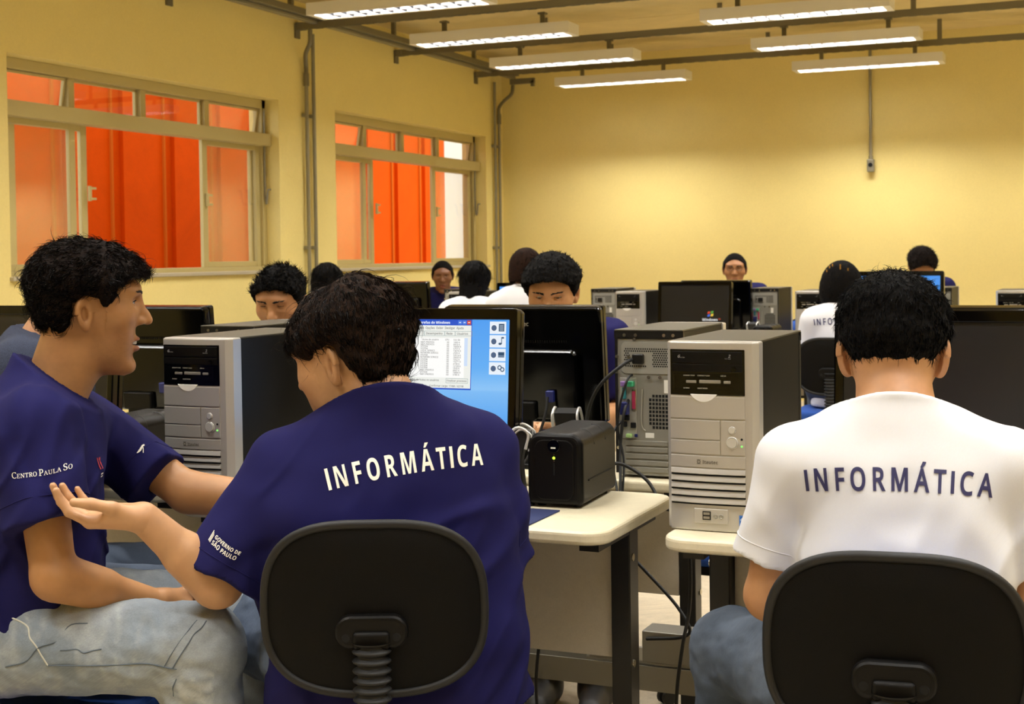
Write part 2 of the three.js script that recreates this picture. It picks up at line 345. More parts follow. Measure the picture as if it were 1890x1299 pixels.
// far island
for (const [x, n] of [[-4.41, 'leftmost'], [-3.33, 'second from the window wall'], [-2.26, 'with the screen saver monitor'], [-1.18, 'of the woman with hair clips'], [-0.1, 'at the right edge']]) {
  table(x, -7.83, false, true, 'cream far table in the front row, ' + n);
  table(x + 0.02, -9.02, true, true, 'cream far table in the rear row, ' + n.replace('with the', 'behind the').replace('of the', 'behind the'));
}
// ---- computer tower, front faces +z, origin at the bottom middle
const TW = 0.178, TH = 0.358, TD = 0.40, FZ = TD / 2;
const bow = (x) => 0.007 * (1 - (x / (TW / 2)) ** 2);
function curved(x0, x1, y0, y1, out, depth) {       // a plate that follows the bowed bezel
  const s = new THREE.Shape(), n = 10; s.moveTo(x0, -(FZ + bow(x0) + out));
  for (let k = 1; k <= n; k++) { const x = lerp(x0, x1, k / n); s.lineTo(x, -(FZ + bow(x) + out)); }
  s.lineTo(x1, -(FZ + bow(x1) + out - depth)); for (let k = n; k >= 0; k--) { const x = lerp(x0, x1, k / n); s.lineTo(x, -(FZ + bow(x) + out - depth)); }
  const e = Math.min(0.0012, (y1 - y0) / 4);
  return new THREE.ExtrudeGeometry(s, { depth: y1 - y0 - 2 * e, bevelEnabled: true, bevelThickness: e, bevelSize: e * 0.8, bevelOffset: -e * 0.8, bevelSegments: 2 }).rotateX(-Math.PI / 2).translate(0, y0 + e, 0);
}
const logoTex = canvasTex(256, 64, (g) => { g.fillStyle = '#5d584c'; g.font = 'bold 44px sans-serif'; g.textBaseline = 'middle'; g.fillText('Itautec', 70, 34); g.beginPath(); g.arc(34, 32, 18, 0, 7); g.fill(); g.fillStyle = '#c9c4b6'; g.beginPath(); g.arc(34, 32, 10, 0, 7); g.fill(); g.fillStyle = '#5d584c'; g.beginPath(); g.arc(34, 32, 5, 0, 7); g.fill(); g.fillRect(14, 10, 40, 5); g.fillRect(14, 49, 40, 5); });
const intelTex = canvasTex(64, 80, (g) => { g.fillStyle = '#1f5fb8'; g.fillRect(0, 0, 64, 80); g.fillStyle = '#5f97de'; g.fillRect(3, 3, 58, 74); g.fillStyle = '#1f5fb8'; g.fillRect(6, 6, 52, 68); g.strokeStyle = '#eef4ff'; g.lineWidth = 3; g.beginPath(); g.ellipse(32, 30, 22, 13, -0.3, 0, 6.3); g.stroke(); g.fillStyle = '#eef4ff'; g.font = 'bold 18px sans-serif'; g.textAlign = 'center'; g.fillText('intel', 32, 36); g.font = 'bold 13px sans-serif'; g.fillText('CORE 2', 32, 64); });
const driveTex = canvasTex(512, 128, (g) => { g.fillStyle = '#9a9a98'; g.font = 'italic bold 30px sans-serif'; g.fillText('G', 36, 50); g.font = '14px sans-serif'; g.fillText('writer', 58, 52); g.font = 'italic bold 30px serif'; g.fillText('2', 424, 44); g.font = '13px sans-serif'; g.fillText('RW DVD', 398, 58); });
const cardTex = canvasTex(512, 128, (g) => { g.fillStyle = '#b8b4a6'; g.font = 'bold 12px sans-serif'; g.fillText('MEMORY STICK', 96, 22); g.fillText('COMPACT FLASH', 204, 22); g.fillText('USB 2.0', 380, 22); g.fillText('SD/MMC', 96, 116); g.fillText('SMARTMEDIA', 204, 116); });
function makeTower() {
  const t = thing('computer_tower', 'x', 'computer'), hw = TW / 2;
  const shell = new THREE.Group();
  part(t, 'case', rbox(TW - 0.008, TH - 0.012, TD - 0.05, 0.003, 0, TH / 2 + 0.004, -0.015, 1), M.caseBlack);
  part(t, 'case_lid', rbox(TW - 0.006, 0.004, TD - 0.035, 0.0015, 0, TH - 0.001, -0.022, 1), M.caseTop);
  // bezel block with rounded vertical corners
  const s = new THREE.Shape(), n = 12, r = 0.016;
  s.moveTo(-hw, 0); s.lineTo(-hw, FZ - 0.016 - 0.15);
  const bez = new THREE.Shape(); bez.moveTo(-hw, -(FZ - 0.045)); bez.lineTo(-hw, -(FZ - r));
  for (let k = 0; k <= n; k++) { const x = lerp(-hw + r * 0.6, hw - r * 0.6, k / n); bez.lineTo(x, -(FZ + bow(x) - 0.001)); }
  bez.lineTo(hw, -(FZ - r)); bez.lineTo(hw, -(FZ - 0.045)); bez.closePath();
  const bg = new THREE.ExtrudeGeometry(bez, { depth: TH - 0.008, bevelEnabled: true, bevelThickness: 0.004, bevelSize: 0.0035, bevelOffset: -0.0035, bevelSegments: 3 }).rotateX(-Math.PI / 2).translate(0, 0.004, 0);
  const bezel = part(t, 'bezel', bg, M.silver);
  const X0 = -0.078, X1 = 0.066;
  const Y = (p) => TH - p * TH;           // share of the height from the top
  const bay = part(t, 'drive_bay', curved(X0, X1, Y(0.282), Y(0.04), 0.0005, 0.01), M.gloss);
  part(bay, 'drive_tray', curved(X0 + 0.004, X1 - 0.004, Y(0.112), Y(0.05), 0.0020, 0.004), M.satin);
  part(bay, 'drive_tray', curved(X0 + 0.004, X1 - 0.004, Y(0.158), Y(0.116), 0.0016, 0.004), M.satin);
  part(bay, 'eject_button', cyl(0.005, 0.004, 14).rotateX(Math.PI / 2), M.gloss, [0.046, Y(0.142), FZ + 0.0065]);
  part(bay, 'print', new THREE.PlaneGeometry(0.13, 0.0325), printMat(driveTex), [-0.006, Y(0.094), FZ + 0.0108], [0, 0, 0]);
  part(bay, 'card_slot', curved(-0.046, -0.026, Y(0.218), Y(0.203), 0.0018, 0.004), M.silverDark);
  part(bay, 'card_slot', curved(-0.02, 0.021, Y(0.218), Y(0.2), 0.0018, 0.004), M.silverDark);
  part(bay, 'card_slot', curved(0.027, 0.04, Y(0.218), Y(0.203), 0.0018, 0.004), M.silverDark);
  part(bay, 'print', new THREE.PlaneGeometry(0.13, 0.0325), printMat(cardTex), [-0.01, Y(0.21), FZ + 0.0098]);
  // panels below
  const up = part(t, 'front_panel', curved(X0, X1, Y(0.405), Y(0.288), 0.0016, 0.006), M.silver);
  const notch = new THREE.Shape(); notch.absarc(0, 0, 0.03, Math.PI * 1.17, Math.PI * 1.83); notch.closePath();
  part(up, 'finger_notch', slab(notch, 0.003, 0.0006, 1, 16), M.white, [-0.012, Y(0.282) + 0.0175, FZ + 0.0058]);
  part(t, 'bay_cover', curved(X0, 0.019, Y(0.515), Y(0.412), 0.0016, 0.006), M.silver);
  part(t, 'bay_cover', curved(X0, 0.019, Y(0.592), Y(0.520), 0.0013, 0.006), M.silver);
  const bp = part(t, 'button_panel', curved(0.021, X1, Y(0.592), Y(0.412), 0.0016, 0.006), M.silver);
  part(bp, 'reset_button', join([cyl(0.0055, 0.005, 20).rotateX(Math.PI / 2), new THREE.TorusGeometry(0.0064, 0.0011, 8, 24)]), M.chrome, [0.042, Y(0.462), FZ + 0.007]);
  part(bp, 'power_button', join([cyl(0.0092, 0.006, 24).rotateX(Math.PI / 2), new THREE.TorusGeometry(0.0105, 0.0012, 8, 28)]), M.chrome, [0.042, Y(0.527), FZ + 0.007]);
  part(bp, 'indicator', cyl(0.0022, 0.004, 10).rotateX(Math.PI / 2), M.hole, [0.060, Y(0.508), FZ + 0.004]);
  part(bp, 'indicator', cyl(0.0022, 0.004, 10).rotateX(Math.PI / 2), M.ledGreenDim, [0.060, Y(0.545), FZ + 0.0042]);
  const strip = part(t, 'name_strip', curved(X0, X1, Y(0.663), Y(0.6), 0.0013, 0.006), M.silver);
  part(strip, 'emblem', new THREE.PlaneGeometry(0.05, 0.0125), printMat(logoTex), [-0.004, Y(0.632), FZ + 0.0087]);
  for (let k = 0; k < 5; k++) {
    const y1 = Y(0.668 + k * 0.0385), y0 = y1 - 0.0105;
    const sl = curved(X0, X1, y0, y1, 0.003, 0.012), p = sl.attributes.position;   // each slat leans out at its lower lip
    for (let i = 0; i < p.count; i++) { const f = (y1 - p.getY(i)) / 0.0105; if (p.getZ(i) > FZ - 0.004) p.setZ(i, p.getZ(i) + 0.004 * Math.sin(f * 2.2) - 0.003); }
    sl.computeVertexNormals(); part(t, 'vent_slat', sl, M.silver);
    part(t, 'vent_gap', curved(X0, X1, y0 - 0.0034, y0 - 0.0004, 0.0004, 0.01), M.hole);
  }
  const io = part(t, 'port_panel', rbox(0.066, 0.028, 0.004, 0.0015, 0, 0, 0, 1), M.silver, [0.0, Y(0.918), FZ + 0.0062]);
  part(io, 'port_frame', rbox(0.016, 0.0165, 0.002, 0.0006, 0, 0, 0, 1), M.blackSteel, [-0.008, 0.001, 0.0022]);
  for (const y of [0.0048, -0.0028]) part(io, 'usb_port', box(0.012, 0.0045, 0.0014), M.silverDark, [-0.008, y, 0.0032]);
  for (const x of [0.009, 0.020]) part(io, 'audio_jack', new THREE.TorusGeometry(0.0034, 0.0014, 8, 18), M.plateGrey, [x, 0, 0.0022]);
  part(t, 'sticker', new THREE.PlaneGeometry(0.017, 0.0205), new THREE.MeshStandardMaterial({ map: intelTex, roughness: 0.35 }), [0.062, Y(0.935), FZ + 0.0052]);
  // rear, facing -z
  const rz = -FZ - 0.0005;
  part(t, 'rear_flange', join([box(TW - 0.004, 0.018, 0.008, 0, TH - 0.011, rz + 0.002), box(0.006, TH - 0.02, 0.014, hw - 0.006, TH / 2, rz + 0.006), box(0.006, TH - 0.02, 0.014, -hw + 0.006, TH / 2, rz + 0.006)]), M.blackSteel);
  const rear = part(t, 'rear_panel', box(TW - 0.018, TH - 0.028, 0.004, 0, TH / 2 - 0.008, rz + 0.004), M.plateGrey);
  const R = (x, y) => [hw - x * TW, TH - y * TH];     // share from the left and the top as seen from behind
  for (const [fx, fy] of [[0.16, 0.035], [0.32, 0.035], [0.72, 0.035], [0.85, 0.035], [0.3, 0.064], [0.05, 0.18], [0.045, 0.285], [0.22, 0.185], [0.5, 0.318], [0.66, 0.318], [0.06, 0.8]]) { const [x, y] = R(fx, fy); part(t, 'screw', cyl(0.0042, 0.004, 10).rotateX(Math.PI / 2), M.screw, [x, y, rz - 0.003]); }
  const psu = part(t, 'power_supply_plate', slab(roundRect(TW * 0.82, TH * 0.215, 0.012), 0.003, 0.0008, 1, 4).rotateY(Math.PI), M.plateLight, [-0.003, TH * 0.81, rz + 0.0025]);
  const holes = []; for (let i = 0; i < 21; i++) for (let j = 0; j < 9; j++) { const x = -0.052 + i * 0.0055 + (j % 2) * 0.00275, y = TH * 0.81 + 0.022 - j * 0.0052; if (Math.abs(x - 0.026) < 0.022 && Math.abs(y - TH * 0.805) < 0.016) continue; if (x > -0.01 && x < 0.004 && j > 1) continue; holes.push(cyl(0.0021, 0.0008, 6).rotateX(Math.PI / 2).translate(x, y, rz - 0.0005)); }
  const vent = part(psu, 'vent_holes', join(holes), M.hole); vent.position.set(0.003, -TH * 0.81, -rz - 0.0025); vent.userData.kind = 'stuff';
  part(psu, 'power_inlet', rbox(0.029, 0.024, 0.012, 0.003, 0, 0, 0, 1), M.blackSteel, [0.029, -0.002, -0.006]);
  { const [x, y] = R(0.2, 0.53); const plate = part(t, 'port_plate', rbox(TW * 0.235, TH * 0.41, 0.003, 0.001, 0, 0, 0, 1), M.plateLight, [x, y, rz + 0.0008]);
    const P = (name, w, h, fx, fy, mat, d = 0.006) => { const [a, b] = R(fx, fy); part(plate, name, rbox(w, h, d, 0.0015, 0, 0, 0, 1), mat, [a - x, b - y, -d / 2 - 0.001]); };
    P('mouse_plug', 0.013, 0.012, 0.15, 0.365, M.purple, 0.014); P('keyboard_plug', 0.015, 0.013, 0.255, 0.365, M.green, 0.016);
    P('serial_port', 0.010, 0.028, 0.15, 0.43, M.teal); P('parallel_frame', 0.012, 0.052, 0.285, 0.475, M.screw, 0.003); P('parallel_port', 0.0085, 0.044, 0.285, 0.475, M.magenta, 0.005);
    P('video_plug', 0.018, 0.030, 0.17, 0.53, M.vga, 0.022); P('usb_ports', 0.018, 0.013, 0.17, 0.595, M.hole); P('network_port', 0.016, 0.013, 0.14, 0.64, M.hole); P('network_port', 0.013, 0.013, 0.275, 0.645, M.hole);
    P('audio_plug', 0.014, 0.009, 0.22, 0.715, M.lime, 0.012); P('audio_jack', 0.008, 0.008, 0.31, 0.715, M.vga, 0.003); }
  part(t, 'raised_rib', tube([[hw - 0.4 * TW, TH * 0.6, rz - 0.001], [hw - 0.4 * TW, TH * 0.34, rz - 0.001], [hw - 0.44 * TW, TH * 0.32, rz - 0.001]], 0.0018, 16, 6), M.plateLight);
  const fan = []; for (let i = 0; i < 8; i++) for (let j = 0; j < 9; j++) { if ((i === 0 || i === 7) && (j === 0 || j === 8)) continue; fan.push(box(0.0058, 0.0066, 0.0008, -0.002 - i * 0.0082, TH * 0.555 - j * 0.0095, rz + 0.0017)); }
  const fg = part(rear, 'fan_grille', join(fan), M.hole); fg.userData.kind = 'stuff';
  part(rear, 'paper_label', box(0.016, 0.032, 0.0008), M.white, [-0.045, TH * 0.62, rz + 0.0018]);
  part(rear, 'paper_label', box(0.022, 0.012, 0.0008), M.white, [0.0, TH * 0.288, rz + 0.0018]);
  for (let k = 0; k < 5; k++) part(t, 'slot_cover', rbox(TW * 0.6, 0.0115, 0.003, 0.001, 0, 0, 0, 1), M.plateGrey, [0.008, TH * (0.235 - k * 0.045), rz + 0.0005]);
  part(t, 'slot_rail', box(0.012, TH * 0.26, 0.004), M.plateLight, [-0.062, TH * 0.14, rz]);
  for (const [x, z] of [[-0.06, 0.14], [0.06, 0.14], [-0.06, -0.15], [0.06, -0.15]]) part(t, 'foot', cyl(0.012, 0.006, 12), M.rubber, [x, 0.002, z]);
  return t;
}
let towerProto = null;
function tower(x, y, zFace, back, label, turn = 0) {       // zFace: the face that looks towards +z
  let t; if (!towerProto) { t = towerProto = makeTower(); t.userData.label = label; t.userData.group = 'computer towers'; } else t = copyThing(towerProto, label);
  t.position.set(x, y + 0.001, zFace - FZ); t.rotation.y = (back ? Math.PI : 0) + turn; return t;
}
tower(-0.712, TA, -2.575, false, 'silver tower with bright vents left of the white shirt');
tower(-1.822, TA, -2.485, false, 'silver tower between the man in profile and the seated man beside him');
tower(-1.047, TA2, -3.235, true, 'tower turned backwards showing its sockets beside the bright silver tower');
tower(-2.27, TA2, -3.25, true, 'tower turned backwards, only its top edge shows above the left silver tower');
[[-3.78, 'behind the woman with long hair'], [-2.675, 'beside the screen saver monitor'], [-1.605, 'left of the woman with hair clips'], [-0.53, 'at the right edge of the photo']].forEach(([x, n]) => tower(x, TB, -7.9, false, 'small distant silver tower ' + n));
[[-4.13, 'in front of the boy by the window'], [-3.07, 'right of the man with bowed head'], [-2.02, 'with a power lead, beside the screen saver monitor'], [-1.0, 'right of the small blue screen']].forEach(([x, n]) => tower(x, TB, -8.56, true, 'small distant tower turned backwards ' + n));
// ---- monitors, screen faces +z, origin on the table
const SCR_W = 0.408, SCR_H = 0.256, MW = 0.445, MH = 0.305;
const desktopTex = canvasTex(1024, 640, (g) => {
  const sky = g.createLinearGradient(0, 0, 0, 640); sky.addColorStop(0, '#4f9df0'); sky.addColorStop(0.42, '#63aef4'); sky.addColorStop(0.6, '#8cc4f6'); sky.addColorStop(0.62, '#7dbbf4'); sky.addColorStop(1, '#4a9bef');
  g.fillStyle = sky; g.fillRect(0, 0, 1024, 640);
  g.fillStyle = '#2a50c0'; g.fillRect(0, 0, 1024, 8); g.fillStyle = '#1d48b8'; g.fillRect(0, 612, 1024, 28);
  const icon = (y, f) => { g.fillStyle = '#e8f0fa'; g.fillRect(905, y, 96, 66); g.fillStyle = '#dce4ee'; g.strokeStyle = '#8fa3bd'; g.beginPath(); g.arc(930, y + 34, 17, 0, 7); g.fillStyle = '#4d6384'; g.fill(); g.strokeStyle = '#fff'; g.lineWidth = 3; g.stroke(); g.fillStyle = '#33506e'; f(975, y + 32); };
  icon(22, (x, y) => { g.fillRect(x - 17, y - 20, 32, 40); g.fillStyle = '#c9d6e6'; for (let k = 0; k < 4; k++) g.fillRect(x - 12, y - 12 + k * 8, 22, 3); });
  icon(94, (x, y) => { g.beginPath(); g.ellipse(x - 8, y + 14, 9, 6, 0, 0, 7); g.fill(); g.fillRect(x - 1, y - 22, 4, 36); g.fillRect(x, y - 22, 14, 8); });
  icon(166, (x, y) => { g.fillRect(x - 18, y - 14, 36, 28); g.fillStyle = '#7f93ad'; g.fillRect(x - 18, y + 4, 36, 6); });
  icon(238, (x, y) => { g.strokeStyle = '#33506e'; g.lineWidth = 5; g.beginPath(); g.arc(x - 8, y - 4, 10, 0, 7); g.stroke(); g.beginPath(); g.arc(x + 8, y + 6, 10, 0, 7); g.stroke(); });
  // a window with a list of processes
  const x0 = 300, y0 = 12, w = 500, h = 372;
  g.fillStyle = '#2a55c8'; g.fillRect(x0, y0, w, h + 6); g.fillStyle = '#eef0ea'; g.fillRect(x0 + 4, y0 + 32, w - 8, h - 34);
  g.fillStyle = '#fff'; g.font = 'bold 20px sans-serif'; g.fillText('Gerenciador de tarefas do Windows', x0 + 24, y0 + 24);
  for (let k = 0; k < 3; k++) { g.fillStyle = k === 2 ? '#d8503a' : '#4f7fe0'; g.fillRect(x0 + w - 84 + k * 27, y0 + 5, 23, 22); g.fillStyle = '#fff'; g.fillRect(x0 + w - 78 + k * 27, y0 + 14, 11, 4); }
  g.fillStyle = '#444'; g.font = '17px sans-serif'; g.fillText('Arquivo  Opções  Exibir  Desligar  Ajuda', x0 + 150, y0 + 52);
  g.strokeStyle = '#9aa'; g.lineWidth = 2; ['Processos', 'Desempenho', 'Rede', 'Usuários'].reduce((x, s) => { const ww = 20 + s.length * 10; g.strokeRect(x, y0 + 64, ww, 24); g.fillText(s, x + 8, y0 + 82); return x + ww + 4; }, x0 + 100);
  g.fillStyle = '#fdfdfb'; g.fillRect(x0 + 16, y0 + 100, w - 60, 214); g.fillStyle = '#cfe0f8'; g.fillRect(x0 + w - 44, y0 + 100, 20, 150);
  g.font = '13px sans-serif'; g.fillStyle = '#555'; g.fillText('Nome da imagem', x0 + 40, y0 + 114); g.fillText('Nome de usuário', x0 + 200, y0 + 114); g.fillText('CPU', x0 + 340, y0 + 114); g.fillText('Uso de', x0 + 390, y0 + 114);
  const who = ['NBIT-PROFESS', 'NBIT-PROFESS', 'SYSTEM', 'SYSTEM', 'LOCAL SERVICE', 'NETWORK SERVICE', 'SYSTEM', 'NETWORK SERVICE', 'SYSTEM', 'SYSTEM', 'SYSTEM', 'SYSTEM', 'SYSTEM', 'NBIT-PROFESS', 'SYSTEM', 'NBIT-PROFESS'];
  who.forEach((s, k) => { const y = y0 + 128 + k * 11.6; g.fillText(s, x0 + 190, y); g.fillText('00', x0 + 350, y); g.fillText((1000 + (k * 7919) % 19000) + ' K', x0 + 390, y); g.fillText('process' + k, x0 + 40, y); });
  g.fillStyle = '#555'; g.font = '15px sans-serif'; g.fillText('Mostrar processos de todos os usuários', x0 + 40, y0 + 334); g.strokeRect(x0 + w - 150, y0 + 318, 130, 24); g.fillText('Finalizar processo', x0 + w - 146, y0 + 335); g.fillText('Processos: 31    Uso de CPU: 0%    Confirmar carga: 174M / 621M', x0 + 20, y0 + 364);
});
const flagTex = canvasTex(512, 320, (g) => {
  g.fillStyle = '#040404'; g.fillRect(0, 0, 512, 320); g.save(); g.translate(362, 205);
  const q = [['#d8412a', 0, 0], ['#4fae3c', 1, 0], ['#3a66d8', 0, 1], ['#f0c83a', 1, 1]];
  for (const [c, i, j] of q) { g.fillStyle = c; g.save(); g.transform(1, -0.12, -0.25, 1, i * 24 - 4, j * 21 - 10 - i * 3); g.fillRect(0, 0, 20, 17); g.restore(); }
  g.fillStyle = '#f4f4f4'; g.font = 'bold 27px sans-serif'; g.fillText('Windows', -46, 58); g.fillStyle = '#e05030'; g.font = 'bold 17px sans-serif'; g.fillText('xp', 74, 48); g.fillStyle = '#9db8e0'; g.font = '13px sans-serif'; g.fillText('Professional', -42, 74); g.restore();
});
const blueTex = canvasTex(256, 160, (g) => { g.fillStyle = '#4a97ee'; g.fillRect(0, 0, 256, 160); g.fillStyle = '#8fc6f8'; g.beginPath(); g.ellipse(110, 110, 120, 60, -0.4, 0, 7); g.fill(); g.fillStyle = '#f2f6fb'; g.fillRect(40, 50, 90, 70); g.fillStyle = '#2a55c8'; g.fillRect(40, 44, 90, 8); g.fillStyle = '#1d48b8'; g.fillRect(0, 152, 256, 8); });
const lit = (tex, k) => new THREE.MeshStandardMaterial({ color: 0x050505, roughness: 0.3, emissive: 0xffffff, emissiveMap: tex, emissiveIntensity: k });
const SCREENS = { desktop: lit(desktopTex, 1.0), saver: lit(flagTex, 0.9), blue: lit(blueTex, 0.95), off: std('#121317', 0.35) };
const brandTex = canvasTex(256, 64, (g) => { g.fillStyle = '#9c9788'; g.font = 'bold 54px sans-serif'; g.textBaseline = 'middle'; g.fillText('Itautec', 40, 34); });
const markTex = canvasTex(64, 64, (g) => { g.fillStyle = '#aeb0ae'; g.fillRect(2, 2, 60, 60); g.fillStyle = '#0c0c0c'; g.fillRect(8, 10, 48, 44); g.fillStyle = '#aeb0ae'; g.beginPath(); g.arc(32, 32, 16, 0, 7); g.fill(); g.fillStyle = '#0c0c0c'; g.beginPath(); g.arc(32, 32, 9, 0, 7); g.fill(); });
function makeMonitor(kind) {
  const t = thing('monitor', 'x', 'monitor');
  const head = new THREE.Group(); head.name = 'head'; head.position.set(0, 0.26, 0); head.rotation.x = -0.085; t.add(head);
  const fr = roundRect(MW, MH, 0.008), hole = roundRect(SCR_W, SCR_H, 0.001); hole.curves.reverse; fr.holes.push(new THREE.Path(hole.getPoints(2)));
  part(head, 'bezel', slab(fr, 0.022, 0.003, 2, 4), M.gloss, [0, 0, 0.0]);
  const scr = part(head, 'screen', new THREE.PlaneGeometry(SCR_W + 0.002, SCR_H + 0.002), SCREENS[kind], [0, 0.004, 0.0175]);
  // back shell: a shallow tray with a lower bay that stands proud
  part(head, 'back_shell', slab(roundRect(MW, MH, 0.014), 0.03, 0.009, 4, 6), M.gloss, [0, 0, -0.026]);
  const bay = part(head, 'connector_bay', slab(roundRect(MW * 0.74, MH * 0.62, 0.02), 0.034, 0.012, 4, 6), M.gloss, [0, -0.05, -0.055]);
  part(bay, 'vent_strip', join(Array.from({ length: 40 }, (_, k) => box(0.0032, 0.006, 0.002, -0.13 + k * 0.0066, 0, 0))), M.satin, [0, 0.112, 0.024]);
  part(head, 'brand_print', new THREE.PlaneGeometry(0.075, 0.019), printMat(brandTex), [0.004, 0.108, -0.0268], [0, Math.PI, 0]);
  part(bay, 'video_plug', rbox(0.022, 0.03, 0.016, 0.003, 0, 0, 0, 1), M.vga, [-0.092, -0.025, -0.008]);
  part(head, 'hinge_block', rbox(0.1, 0.05, 0.03, 0.006, 0, 0, 0, 1), M.satin, [0, -0.115, -0.055]);
  part(t, 'stand_neck', rbox(0.075, 0.15, 0.022, 0.008, 0, 0.085, -0.045), M.satin);
  part(t, 'stand_base', slab(roundRect(0.24, 0.19, 0.06), 0.014, 0.005, 3, 10).rotateX(-Math.PI / 2), M.satin, [0, 0, -0.03]);
  if (kind !== 'off') { const l = new THREE.RectAreaLight(kind === 'saver' ? 0x202028 : 0xa8c8ff, kind === 'saver' ? 0.05 : 0.3, SCR_W, SCR_H); l.position.set(0, 0.004, 0.02); l.rotation.y = Math.PI; head.add(l); }
  return t;
}
const monitorProto = {};
function monitor(kind, x, y, z, back, label, turn = 0) {
  let t; if (!monitorProto[kind]) { t = monitorProto[kind] = makeMonitor(kind); t.userData.label = label; t.userData.group = 'black monitors'; } else t = copyThing(monitorProto[kind], label);
  t.position.set(x, y, z); t.rotation.y = (back ? Math.PI : 0) + turn; return t;
}
monitor('desktop', -1.405, TA, -2.76, false, 'black monitor with a lit blue desktop and a task window');
monitor('off', -0.29, TA, -2.76, false, 'black monitor with a dark screen in front of the white shirt');
monitor('off', -2.55, TA, -2.86, false, 'black monitor with a dark screen at the left edge');
monitor('off', -1.44, TA2, -3.40, true, 'black monitor back with the maker name, in front of the man with bowed head');
monitor('off', -2.60, TA2, -3.33, true, 'glossy black monitor back behind the face of the man in profile');
const mBack = monitor('off', -0.30, TA2, -3.40, true, 'black monitor back rising behind the dark screen at the right edge');
{ const b = mBack.getObjectByName('head'); part(b, 'maker_mark', new THREE.PlaneGeometry(0.021, 0.015), printMat(markTex), [0.0, 0.136, -0.0268], [0, Math.PI, 0]); }
monitor('saver', -2.31, TB, -8.03, false, 'distant black monitor showing a small logo on a dark screen');
monitor('blue', -3.34, TB, -7.98, false, 'distant monitor with blue screen beside the brown-haired head');
monitor('blue', -1.165, TB, -8.2, false, 'distant monitor with blue screen right of the dark head').scale.setScalar(1.12);
monitor('off', -1.98, TB, -8.78, true, 'distant black monitor back below the man with glasses').position.set(-2.30, TB, -8.47);
monitor('off', -4.58, TB, -8.62, true, 'distant black monitor back near the boy by the window');
monitor('off', -0.1, TB, -8.05, false, 'distant dark monitor at the right end of the far row');
// ---- power conditioner boxes
function makeUps() {
  const t = thing('power_box', 'x', 'power box');
  const body = slab(roundRect(0.122, 0.15, [0.028, 0.028, 0.012, 0.012]), 0.25, 0.012, 4, 8).translate(0, 0.081, -0.125);
  part(t, 'body', body, M.satin);
  part(t, 'face_plate', slab(roundRect(0.086, 0.125, 0.02), 0.006, 0.002, 2, 6), M.satin, [0, 0.08, 0.121]);
  part(t, 'switch', join([cyl(0.012, 0.006, 24).rotateX(Math.PI / 2), new THREE.TorusGeometry(0.0125, 0.0016, 8, 28)]), M.gloss, [0, 0.13, 0.128]);
  part(t, 'switch_mark', box(0.010, 0.003, 0.001), M.white, [0, 0.1265, 0.1315]);
  part(t, 'indicator', new THREE.SphereGeometry(0.0030, 12, 8), M.ledGreen, [0, 0.105, 0.1275]);
  for (const y of [0.112, 0.0985]) part(t, 'indicator', new THREE.SphereGeometry(0.0018, 10, 6), M.ledOff, [0, y, 0.1272]);
  part(t, 'groove', box(0.003, 0.026, 0.0014), M.hole, [0, 0.082, 0.1272]);
  for (const z of [0.04, -0.04]) part(t, 'rib', tube([[0.03, 0.1565, z], [0.045, 0.153, z], [0.055, 0.143, z], [0.061, 0.125, z]], 0.0022, 16, 6), M.matteBlack);
  part(t, 'side_rib', rbox(0.004, 0.004, 0.17, 0.0015, 0.0615, 0.055, 0, 1), M.satin);
  for (const [x, z] of [[-0.04, 0.09], [0.04, 0.09], [-0.04, -0.09], [0.04, -0.09]]) part(t, 'foot', cyl(0.009, 0.008, 12), M.rubber, [x, 0.004, z]);
  return t;
}
{
  let first;
  for (const [x, y, z, a, label] of [[-1.09, TA, -2.83, 0.05, 'black power box with a green light on the cream table'], [-2.195, TA, -2.75, 0.1, 'black power box behind the shoulder of the man in profile'], [-1.91, TB, -8.15, 0, 'small distant black power box with a green light']]) {
    let t; if (!first) { t = first = makeUps(); t.userData.label = label; t.userData.group = 'power boxes'; } else t = copyThing(first, label);
    t.position.set(x, y, z); t.rotation.y = a;
  }
}
// ---- slim speakers with chrome edges
function makeSpeaker() {
  const t = thing('speaker', 'x', 'speaker');
  const pts = [[0.028, 0, 0], [0.032, 0.05, -0.004], [0.028, 0.11, -0.014], [0.012, 0.148, -0.030], [-0.004, 0.158, -0.044]];
  const s = new THREE.Shape(); s.moveTo(0.028, 0); s.splineThru([new THREE.Vector2(0.033, 0.06), new THREE.Vector2(0.024, 0.125), new THREE.Vector2(0.0, 0.16)]); s.lineTo(-0.03, 0.15); s.splineThru([new THREE.Vector2(-0.012, 0.09), new THREE.Vector2(-0.02, 0)]); s.closePath();
  part(t, 'body', slab(s, 0.058, 0.004, 2, 10).rotateY(-Math.PI / 2).translate(0.029, 0.004, 0), M.matteBlack);
  for (const e of [-1, 1]) {
    const line = [[0.029, 0.006], [0.034, 0.045], [0.033, 0.085], [0.026, 0.125], [0.013, 0.150], [-0.004, 0.165], [-0.018, 0.162], [-0.028, 0.152], [-0.022, 0.12]].map(([z, y]) => [e * 0.031, y, z]);
    part(t, 'chrome_edge', tube(line, 0.0035, 40, 8), M.chrome); part(t, 'chrome_edge', tube(line.map(([x, y, z]) => [x + e * 0.001, y - 0.004, z - 0.007]), 0.0022, 40, 6), M.chrome);
  }
  for (const x of [-0.012, 0, 0.012]) part(t, 'rear_hole', cyl(0.0025, 0.002, 10).rotateX(Math.PI / 2), M.hole, [x, 0.12, -0.022]);
  part(t, 'base', slab(roundRect(0.075, 0.075, 0.02), 0.008, 0.002, 2, 8).rotateX(-Math.PI / 2), M.matteBlack);
  return t;
}
